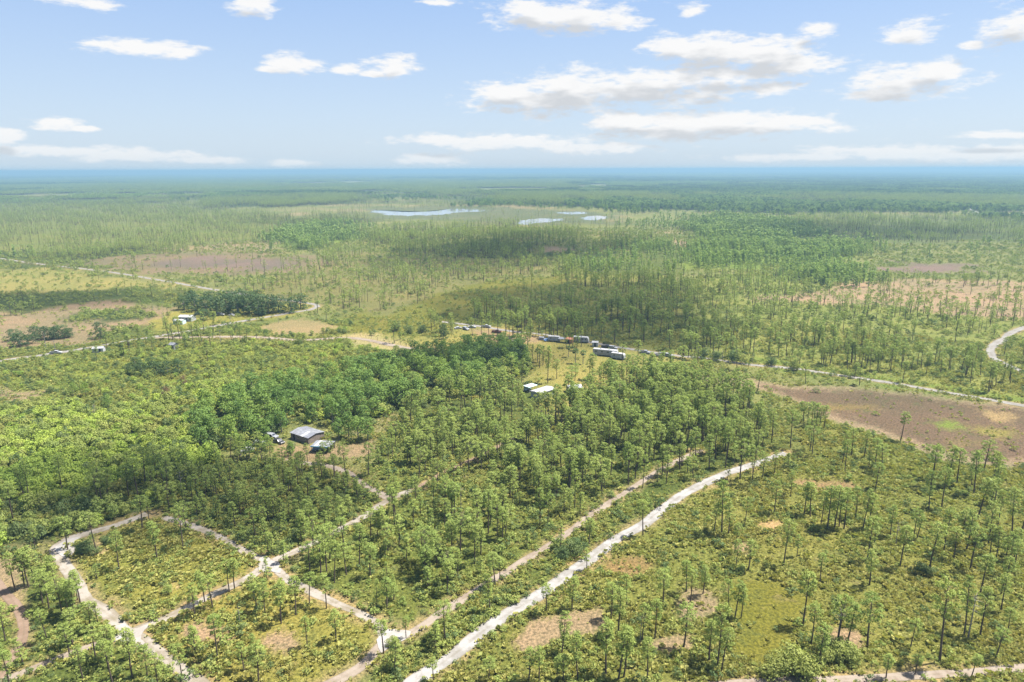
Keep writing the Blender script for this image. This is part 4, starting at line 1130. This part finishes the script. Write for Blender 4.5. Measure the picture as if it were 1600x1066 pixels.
# ------------------------------------------------------------------ buildings
WHITE = plain('white_siding', (.34, .35, .36), .6, var=.08)
WHITER = plain('white_roof', (.30, .30, .305), .5, var=.08)
ZINC = plain('weathered_zinc', (.16, .165, .178), .5, 0.0, var=.25, scale=.8)
ZINCD = plain('dark_zinc', (.13, .135, .155), .55, var=.25)
WOODW = plain('grey_boards', (.17, .14, .12), .9, var=.3)
DARK = plain('dark_opening', (.02, .02, .022), .8, var=.1)
GLASS = plain('dark_glass', (.03, .035, .045), .15, var=.1, spec=.6)
BLUE = plain('blue_fascia', (.16, .42, .58), .5, var=.1)
TEAL = plain('pale_teal_siding', (.42, .55, .55), .7, var=.1)
BRICKR = plain('rust_red_boards', (.36, .15, .09), .8, var=.25)
RUBBER = plain('tyre_rubber', (.025, .025, .026), .85, var=.1)
RIM = plain('wheel_rim', (.45, .45, .46), .35, var=.05)
PAINT = {c: plain('paint_' + c, v, .3, var=.04, spec=.5) for c, v in dict(white=(.30,.30,.30), silver=(.25,.26,.28), black=(.025,.025,.03), grey=(.2,.21,.23), blue=(.10,.2,.4), red=(.16,.05,.035)).items()}
LAMP = plain('lamp_lens', (.6, .55, .5), .2, var=.05)

def part(name, mb, mats, parent, loc=(0, 0, 0), smooth=False):
    if not isinstance(mats, list): mats = [mats]
    me = mb.mesh(name, mats, smooth); o = link(bpy.data.objects.new(name, me), parent); o.location = loc
    return o
def B(*a, **kw):
    m_ = MB(); m_.box(*a, **kw); return m_
def frame_of(corners, z):
    q_ = [P(u, v, z)[:2] for u, v in corners]
    c = sum(q_) / 4
    ax = (q_[1] - q_[0]) + (q_[2] - q_[3]); L = np.linalg.norm(ax) / 2; ax = ax / np.linalg.norm(ax)
    ay = np.array([-ax[1], ax[0]]); W = abs(((q_[3] - q_[0]) + (q_[2] - q_[1])) @ ay) / 2
    return c, math.atan2(ax[1], ax[0]), L, W
def building(name, c, rz, L, W, h, wall, roof, rh, label, cat, panels=8, wins=(), doors=(), group=None, patch=None, over=.25, flat=False):
    """walls with openings, a shallow roof of separate sheets; wins / doors: (side, along 0..1, width)"""
    o = empty(name, (c[0], c[1], 0), rz)
    t = .12
    wl = MB()
    wl.box((0, -W / 2 + t / 2, h / 2), (L, t, h)); wl.box((0, W / 2 - t / 2, h / 2), (L, t, h))
    wl.box((-L / 2 + t / 2, 0, h / 2), (t, W - 2 * t - .006, h)); wl.box((L / 2 - t / 2, 0, h / 2), (t, W - 2 * t - .006, h))
    gb = [(-W / 2 + t, h), (W / 2 - t, h), (0, h + rh * .92)]
    for sx in (-1, 1):
        i = len(wl.v); x0 = sx * (L / 2 - t / 2)
        wl.v += [(x0, a, b) for a, b in gb]; wl.f.append((i, i + 1, i + 2)); wl.m.append(0)
    part('wall', wl, wall, o)
    n = panels
    rp = part('roof', B((0, 0, h + rh + .02), (L + 2 * over, .28, .06)), roof, o)        # ridge cap carries the sheets
    for i in range(n):
        x0 = -L / 2 - over + (L + 2 * over) * i / n; x1 = x0 + (L + 2 * over) / n - .02
        for sy in (-1, 1):
            m_ = MB(); k0 = 0; lift = .012 * (i % 2)
            ye = sy * (W / 2 + over); ze = h - rh * over / (W / 2)
            top = [(x0, 0, h + rh + lift), (x1, 0, h + rh + lift), (x1, ye, ze + lift), (x0, ye, ze + lift)]
            m_.v = [(a, b, cz) for a, b, cz in top] + [(a, b, cz + .045) for a, b, cz in top]
            m_.f = [(0, 1, 2, 3), (7, 6, 5, 4), (0, 4, 5, 1), (1, 5, 6, 2), (2, 6, 7, 3), (3, 7, 4, 0)]; m_.m = [0] * 6
            mt = roof if not patch else patch[(i * 3 + (sy > 0) * 2 + i // 3) % len(patch)]
            part('roof_sheet', m_, mt, rp)
    def opening(nm2, side, f, wd_, z0, hh_, mat):
        if side in ('f', 'b'):
            yy = (-W / 2 - .012) if side == 'f' else (W / 2 + .012); xx = -L / 2 + f * L; sz = (wd_, .05, hh_); fr = (wd_ + .16, .03, hh_ + .16)
        else:
            xx = (-L / 2 - .012) if side == 'l' else (L / 2 + .012); yy = -W / 2 + f * W; sz = (.05, wd_, hh_); fr = (.03, wd_ + .16, hh_ + .16)
        d = part(nm2, B((0, 0, 0), sz), mat, o, (xx, yy, z0 + hh_ / 2)); part('frame', B((0, 0, 0), fr), WHITE, d)
        if nm2 == 'door': part('handle', B((.3 if side in 'fb' else .04 * (1 if side == 'r' else -1), (.04 if side == 'b' else -.04) if side in 'fb' else .3, 0), (.1, .1, .08)), RIM, d)
    for (sd, f, wd_) in wins: opening('window', sd, f, wd_, h * .42, h * .34, GLASS)
    for (sd, f, wd_) in doors: opening('door', sd, f, wd_, .05, min(2.05, h * .88), DARK)
    tag(o, label, cat, group)
    return o, L, W
c, rz, L, W = frame_of([(456,673),(482,681.5),(505,671),(476,662.5)], 3.1)
building('ramshackle_house', c, rz, L, W, 2.3, WOODW, ZINC, .6, 'ramshackle house with patched grey metal roof in a dirt yard', 'house', 7,
         wins=(('f', .45, 1.4), ('f', .78, 1.0), ('l', .5, 1.1)), doors=(('f', .2, 1.1),), patch=[ZINC, WHITER, ZINCD, ZINC, ZINC, ZINCD])
# open carport with blue fascia
c, rz, L, W = frame_of([(484,697),(517,698.5),(522,689.5),(496,688)], 2.4)
o = empty('carport', (c[0], c[1], 0), rz)
for sx in (-1, 0, 1):
    for sy in (-1, 1): part('post', B((sx * (L / 2 - .2), sy * (W / 2 - .2), 1.15), (.12, .12, 2.3)), WOODW, o)
for i in range(6):
    part('roof_sheet', B((-L / 2 + L * (i + .5) / 6, 0, 2.36 + .012 * (i % 2)), (L / 6 - .03, W + .3, .06)), [ZINC, WHITER][i % 3 == 1], o)
part('fascia', B((0, -W / 2 - .19, 2.3), (L + .1, .06, .4)), BLUE, o)
part('back_wall', B((0, W / 2 - .35, 1.1), (L - .5, .08, 2.1)), WOODW, o)
tag(o, 'open carport with pale roof and light blue fascia in the dirt yard', 'carport')
# white mobile home with annex
c, rz, L, W = frame_of([(841,614.5),(866,606),(856,601.5),(831,608.5)], 3.0)
building('mobile_home', c, rz, L, W, 2.6, WHITE, WHITER, .35, 'white mobile home with low white roof among pines', 'mobile home', 9,
         wins=(('f', .2, 1.3), ('f', .52, 1.4), ('f', .9, 1.3), ('l', .5, 1.4), ('r', .5, 1.2)), doors=(('f', .72, 1.0),))
ph = P(829, 613)
o = empty('screen_porch', (ph[0], ph[1] + 2, 0), rz)
for sx in (-1, 1):
    for sy in (-1, 1): part('post', B((sx * 2.3, sy * 1.6, 1.15), (.1, .1, 2.3)), WHITE, o)
for i in range(5): part('roof_sheet', B((-2 + i, 0, 2.36 + .012 * (i % 2)), (.97, 3.7, .05)), [TEAL, WHITER][i % 2], o)
part('screen', B((0, 1.62, 1.1), (4.5, .04, 2.1)), TEAL, o)
tag(o, 'pale green roofed porch shelter beside the white mobile home', 'porch')
p = P(897, 612)
building('garden_shed', p, math.radians(15), 5.6, 4.2, 2.3, WOODW, WHITER, .7, 'small dark shed with pale metal roof near the mobile home', 'shed', 6, wins=(('f', .75, .8),), doors=(('f', .3, 1.4),), patch=[WHITER, ZINC])
p = P(890, 536)
building('red_shed', p, math.radians(-14), 3.6, 3.2, 2.4, BRICKR, BRICKR, .6, 'small rusty red barn shed between the white trailers', 'shed', 4, doors=(('f', .3, 1.3),))
p = P(293, 501)
building('farm_house', p, math.radians(-8), 8.5, 5, 2.7, WHITE, WHITER, .9, 'small white farm house with dark windows before the oak grove', 'house', 8, wins=(('f', .12, .9), ('f', .36, .9), ('f', .88, .9)), doors=(('f', .62, 1.0),))
p = P(281, 506)
building('teal_shed', p, math.radians(-5), 6.0, 4, 2.4, TEAL, WHITER, .5, 'pale teal shed with white roof next to the farm house', 'shed', 5, wins=(('f', .3, .8),), doors=(('f', .7, .9),))
p = P(155, 550)
building('white_cabin', p, math.radians(12), 5.0, 3.4, 2.3, WHITE, WHITER, .5, 'tiny white cabin beside the grey road in the scrub', 'cabin', 5, wins=(('f', .25, .8),), doors=(('f', .7, .9),))
p = P(272, 545)
building('grey_hut', p, math.radians(-25), 3.6, 3.0, 2.5, ZINC, ZINC, .8, 'small grey hut alone in the yellow green scrub', 'hut', 4, doors=(('f', .5, .9),), wins=(('r', .5, .7),))
p = P(785, 553)
building('oak_shed', p, math.radians(10), 5.5, 3.4, 2.4, WHITE, WHITER, .5, 'white shed half hidden under the big live oaks', 'shed', 5, doors=(('f', .5, 1.0),), wins=(('f', .2, .8),))

# ------------------------------------------------------------------ vehicles
def wheel(parent, x, y, r=.33, wd_=.22, side=1):
    t = MB(); n = 12
    t.tube((0, -wd_ / 2, 0), (0, wd_ / 2, 0), r, r, n)
    for s_ in (0, 1): t.f.append(tuple(range(s_ * n, s_ * n + n))); t.m.append(0)
    o = part('wheel', t, RUBBER, parent, (x, y, r))
    h_ = MB(); h_.tube((0, -.01, 0), (0, .01, 0), r * .6, r * .55, 10); h_.f.append(tuple(range(10, 20))); h_.m.append(0); h_.f.append(tuple(range(10))); h_.m.append(0)
    part('rim', h_, RIM, o, (0, side * (wd_ / 2 + .008), 0))
def bevel_prism(prof, w_, mi=0, inset=.1):
    m_ = MB(); cx = sum(a for a, b in prof) / len(prof); cz = sum(b for a, b in prof) / len(prof)
    small = [(cx + (a - cx) * .97, cz + (b - cz) * .94) for a, b in prof]
    m_.prism(prof, -w_ / 2 + inset, w_ / 2 - inset); 
    m_.prism(small, -w_ / 2, -w_ / 2 + inset - .002, top=prof); m_.prism(prof, w_ / 2 - inset + .002, w_ / 2, top=small)
    return m_
def car(u, vv, rz, paint, style, label, name='parked_car', cat='car'):
    p = P(u, vv); o = empty(name, (p[0], p[1], 0), rz); pt = PAINT[paint]
    if style == 'sedan':
        body = [(-2.25,.3),(2.2,.3),(2.28,.62),(2.1,.78),(1.1,.9),(-1.6,.95),(-2.25,.88)]; cab = [(.95,.9),(.35,1.4),(-.95,1.42),(-1.6,.95)]; wb = 1.38; w_ = 1.78
    elif style == 'suv':
        body = [(-2.3,.38),(2.25,.38),(2.3,.8),(2.1,.98),(1.1,1.05),(-2.25,1.08)]; cab = [(1.05,1.05),(.55,1.68),(-2.0,1.7),(-2.24,1.08)]; wb = 1.4; w_ = 1.88
    else:
        body = [(-2.8,.45),(2.7,.45),(2.75,.9),(2.55,1.08),(1.4,1.14),(-2.8,1.14)]; cab = [(1.35,1.13),(.85,1.75),(-.55,1.76),(-.75,1.13)]; wb = 1.75; w_ = 1.95
    part('body', bevel_prism(body, w_), pt, o); cb = part('cabin', bevel_prism(cab, w_ - .18, inset=.14), pt, o)
    # glass: windscreen, rear, sides
    (a0, b0), (a1, b1), (a2, b2), (a3, b3) = cab
    def pane(q0, q1, nm3):
        m_ = MB(); dx, dz = q1[0] - q0[0], q1[1] - q0[1]; ln = math.hypot(dx, dz); nx, nz_ = -dz / ln * (1 if dx < 0 else -1), abs(dx) / ln
        nx = abs(dz) / ln * (1 if q0[0] > 0 else -1); f0 = .12; f1 = .88; hw = (w_ - .5) / 2
        pts_ = [(q0[0] + dx * f0 + nx * .012, -hw, q0[1] + dz * f0 + nz_ * .012), (q0[0] + dx * f0 + nx * .012, hw, q0[1] + dz * f0 + nz_ * .012), (q0[0] + dx * f1 + nx * .012, hw * .9, q0[1] + dz * f1 + nz_ * .012), (q0[0] + dx * f1 + nx * .012, -hw * .9, q0[1] + dz * f1 + nz_ * .012)]
        m_.v = pts_; m_.f = [(0, 1, 2, 3)]; m_.m = [0]; part(nm3, m_, GLASS, cb)
    pane(cab[0], cab[1], 'windscreen'); pane(cab[3], cab[2], 'rear_window')
    for sy in (-1, 1):
        m_ = MB(); z0 = b0 + .06; z1 = min(b1, b2) - .1; yy = sy * ((w_ - .18) / 2 + .006)
        m_.v = [(a0 - .25, yy, z0), (a3 + .25, yy, z0), (a2 + .1, yy, z1), (a1 - .05, yy, z1)]; m_.f = [(0, 1, 2, 3)]; m_.m = [0]
        part('side_window', m_, GLASS, cb)
        part('headlight', B((body[2][0] - .06, sy * (w_ / 2 - .3), body[2][1] - .02), (.1, .32, .14)), LAMP, o)
        for sx in (-1, 1): wheel(o, sx * wb, sy * (w_ / 2 - .08), .34, .22, sy)
    if style == 'pickup':
        part('bed_liner', B((-1.78, 0, 1.148), (1.8, w_ - .3, .012)), DARK, o)
        for sy in (-1, 1): part('bed_rail', B((-1.78, sy * (w_ / 2 - .1), 1.22), (1.95, .1, .14)), pt, o)
        part('tailgate', B((-2.76, 0, 1.2), (.08, w_ - .32, .14)), pt, o)
    tag(o, label, cat)
    return o
def camper(u, vv, rz, L, w_, h, label, name='camper_trailer', cat='trailer', motor=False, stripe=None):
    p = P(u, vv); o = empty(name, (p[0], p[1], 0), rz); z0 = .55
    nose = .35 if motor else .7
    prof = [(-L / 2, z0), (L / 2 - .1, z0), (L / 2, z0 + .7), (L / 2 - nose * .3, h * .75), (L / 2 - nose, h), (-L / 2 + .15, h), (-L / 2, h - .25)]
    part('body', bevel_prism(prof, w_, inset=.12), WHITER, o)
    for sx in ((-.2, .15) if L > 9 else (0,)): part('roof_unit', B((sx * L, 0, h + .14), (.9, .7, .28), taper=(.8, .8)), WHITE, o)
    for sy in (-1, 1):
        yy = sy * (w_ / 2 + .012)
        for f in ((-.36, -.12, .12, .32) if L > 7 else (-.25, .2)):
            part('window', B((f * L, yy, h * .66), (L * .1, .03, .6)), GLASS, o)
        part('stripe', B((-.02 * L, yy, h * .42), (L * .9, .02, .22)), PAINT[stripe or 'grey'], o)
        for sx in (((-.25, -.32) if motor else (-.04, -.14)) if L > 7 else (-.05,)): wheel(o, sx * L, sy * (w_ / 2 - .15), .36, .25, sy)
        if motor: wheel(o, L * .34, sy * (w_ / 2 - .15), .36, .25, sy)
    part('door', B((.22 * L, -w_ / 2 - .015, z0 + 1.05), (.75, .04, 1.9)), WHITE, o)
    if motor: part('windscreen', B((L / 2 - .04, 0, h * .62), (.14, w_ * .8, .95)), GLASS, o)
    else:
        t = MB(); t.tube((L / 2 - .2, -.5, z0), (L / 2 + 1.1, 0, z0 - .05), .06, .06, 5); t.tube((L / 2 - .2, .5, z0), (L / 2 + 1.1, 0, z0 - .05), .06, .06, 5)
        part('tow_bar', t, DARK, o); part('jack', B((L / 2 + .95, 0, .26), (.1, .1, .52)), DARK, o)
    tag(o, label, cat)
    return o
D = math.radians
camper(908, 535, D(-18), 8.4, 2.5, 3.2, 'long white travel trailer beside the rusty red shed', stripe='grey')
camper(866, 533.5, D(-16), 6.6, 2.4, 3.0, 'white travel trailer on the lawn next to a dark canopy', stripe='blue')
camper(946, 556, D(-22), 12.5, 2.6, 3.4, 'long white motorhome parked behind the tall pine wood', 'motorhome', 'motorhome', True, 'grey')
camper(966, 561, D(-30), 7.0, 2.4, 3.1, 'short white camper beside the long motorhome', stripe='blue')
p = P(878, 535); o = empty('canopy', (p[0], p[1], 0), D(-14))
for sx in (-1, 1):
    for sy in (-1, 1): part('post', B((sx * 1.7, sy * 1.4, 1.1), (.09, .09, 2.2)), DARK, o)
part('roof', B((0, 0, 2.35), (4.0, 3.2, .3), taper=(.6, .6)), PAINT['grey'], o)
tag(o, 'dark square canopy between white trailer and rusty red shed', 'canopy')
car(848, 531.5, D(-20), 'silver', 'suv', 'silver vehicle at the lane end beside the white trailer')
car(856, 533, D(30), 'blue', 'sedan', 'blue sedan on the lawn beside the white travel trailer')
car(716, 514, D(25), 'white', 'sedan', 'white car parked at the end of the shell lane by the meadow')
car(728, 515.5, D(-50), 'grey', 'suv', 'grey vehicle parked askew next to the white car on the meadow')
car(760, 512, D(-10), 'white', 'pickup', 'white pickup under the pines by the tan yard', 'pickup_truck', 'pickup')
car(948, 544, D(-15), 'black', 'pickup', 'black pickup parked on the shell lane verge', 'pickup_truck', 'pickup')
car(958, 545.5, D(-25), 'white', 'suv', 'white vehicle parked behind the black pickup')
car(1043, 557, D(-35), 'silver', 'suv', 'silver vehicle parked near the dark mound beside the lane')
car(1032, 556, D(20), 'white', 'pickup', 'white pickup parked close to the pine wood edge', 'pickup_truck', 'pickup')
car(386, 705, D(40), 'white', 'sedan', 'white car hidden in bushes outside the ramshackle house yard')
car(402, 696, D(15), 'silver', 'pickup', 'silver pickup under trees near the ramshackle house', 'pickup_truck', 'pickup')
car(425, 684.5, D(-20), 'grey', 'suv', 'grey vehicle parked in tree shade beside the dirt yard')
car(436, 692, D(-35), 'black', 'sedan', 'black car at the edge of the dirt yard')
car(345, 493, D(-5), 'white', 'suv', 'white vehicle parked before the oak grove')
car(362, 494, D(160), 'white', 'sedan', 'white sedan at the side of the oak grove drive')
car(310, 491, D(40), 'grey', 'sedan', 'grey car behind the white farm house')
car(88, 553, D(10), 'white', 'pickup', 'white pickup on the grey road by the pink soil', 'pickup_truck', 'pickup')
car(500, 703, D(8), 'blue', 'suv', 'blue vehicle parked under the blue edged carport')
car(738, 512.5, D(-5), 'silver', 'sedan', 'silver car in the line of cars at the meadow end of the lane')
car(1008, 552.5, D(-30), 'grey', 'pickup', 'grey pickup on the bare soil beside the shell lane', 'pickup_truck', 'pickup')
car(776, 520, D(-12), 'red', 'pickup', 'rusty red pickup on the tan yard under pines', 'pickup_truck', 'pickup')
# box trailer / flat wagons with scrap
p = P(795, 534); o = empty('flatbed_trailer', (p[0], p[1], 0), D(-12))
part('deck', B((0, 0, .85), (8, 2.4, .16)), WOODW, o)
for i in range(7): part('stake', B((-3.9 + 1.3 * i, -1.17, 1.4), (.08, .08, 1.0)), DARK, o)
for sx in (-2.4, -1.5):
    for sy in (-1, 1): wheel(o, sx, sy * 1.0, .38, .26, sy)
part('load', B((-.8, .1, 1.45), (5, 1.8, 1.05), taper=(.85, .7)), DARK, o)
tag(o, 'dark loaded flatbed trailer on the tan yard in front of pines', 'trailer')
p = P(930, 541); building('lane_shed', p, D(-12), 3.0, 2.4, 2.3, WHITE, WHITER, .5, 'tiny white shed on the lane verge beside the black pickup', 'shed', 3, doors=(('f', .5, .9),))

# poles
def pole(u, vb_, vt_, label, arm=True):
    p, h = height_for(u, vb_, vt_); o = empty('utility_pole', p, D(20))
    t = MB(); t.tube((0, 0, -.2), (0, 0, h), .15, .1, 8); part('post', t, GREYBARK, o)
    part('cross_arm', B((0, 0, h - .5), (2.0, .1, .12)), GREYBARK, o)
    for sx in (-.85, 0, .85): part('insulator', B((sx, 0, h - .37), (.1, .1, .16)), WHITE, o)
    tag(o, label, 'pole')
pole(72, 545, 521, 'slim grey utility pole on the pink soil before the dark oaks')
pole(87, 551, 532, 'slim pale pole beside the white pickup')
pole(345, 536, 515, 'slim utility pole on the scrub track')
# fence posts along the lawn
for i in range(16):
    p = P(545 + 9 * i, 521.5 + 1.9 * i); t = MB(); t.tube((0, 0, -.1), (0, 0, 1.5), .09, .08, 6)
    t.f.append(tuple(range(6, 12))); t.m.append(0)
    o = part('fence_post', t, WOODW, None, p)
    tag(o, 'short weathered fence post on the edge of the sandy lawn', 'fence post', 'fence posts along the sandy lawn')

# ------------------------------------------------------------------ haze
hb = MB(); hb.box((0, 0, 49.5), (140000, 140000, 103))
m, k, out = new_mat('haze_air')
pv = k.new('ShaderNodeVolumePrincipled')
pv.inputs['Color'].default_value = (.25, .42, .55, 1); pv.inputs['Density'].default_value = 2.0e-4; pv.inputs['Anisotropy'].default_value = 0.1
k.link(pv.outputs[0], out.inputs['Volume'])
hz = link(bpy.data.objects.new('haze', hb.mesh('haze', [m]))); tag(hz, kind='stuff')

# ------------------------------------------------------------------ clouds overhead that shade parts of the land
m, k, out = new_mat('cloud_vapour')
pv = k.new('ShaderNodeVolumePrincipled'); pv.inputs['Color'].default_value = (1, 1, 1, 1); pv.inputs['Density'].default_value = .009
k.link(pv.outputs[0], out.inputs['Volume']); VAP = m
import bmesh
def cloud(u, v, rx, ry, seed, alt=950.0, thick=75.0):
    p = P(u, v); b = bmesh.new(); bmesh.ops.create_icosphere(b, subdivisions=4, radius=1.0)
    for vt_ in b.verts:
        c = vt_.co; n_ = fbm(np.array([c.x * 3 + 9 + seed * 5 + c.z]), np.array([c.y * 3 + 5 + c.z]), 1.0, seed, 4)[0]
        f = .5 + 1.05 * n_
        vt_.co = (c.x * rx * f, c.y * ry * f, (c.z if c.z > 0 else c.z * .35) * thick * f)
    me = bpy.data.meshes.new('cloud'); b.to_mesh(me); b.free(); me.materials.append(VAP)
    o = link(bpy.data.objects.new('cloud', me)); t = alt / SUN.z
    o.location = (p[0] + SUN.x * t, p[1] + SUN.y * t, alt)
    tag(o, kind='stuff')
for i, (u, v, rx, ry) in enumerate([(760,398,120,120),(860,385,110,110),(930,470,110,80),(1010,515,60,45),(380,775,42,26),(180,745,26,20),(60,468,90,40),(760,560,45,30),(1350,362,180,130),(500,345,130,90)]):
    cloud(u, v, rx, ry, i + 1)
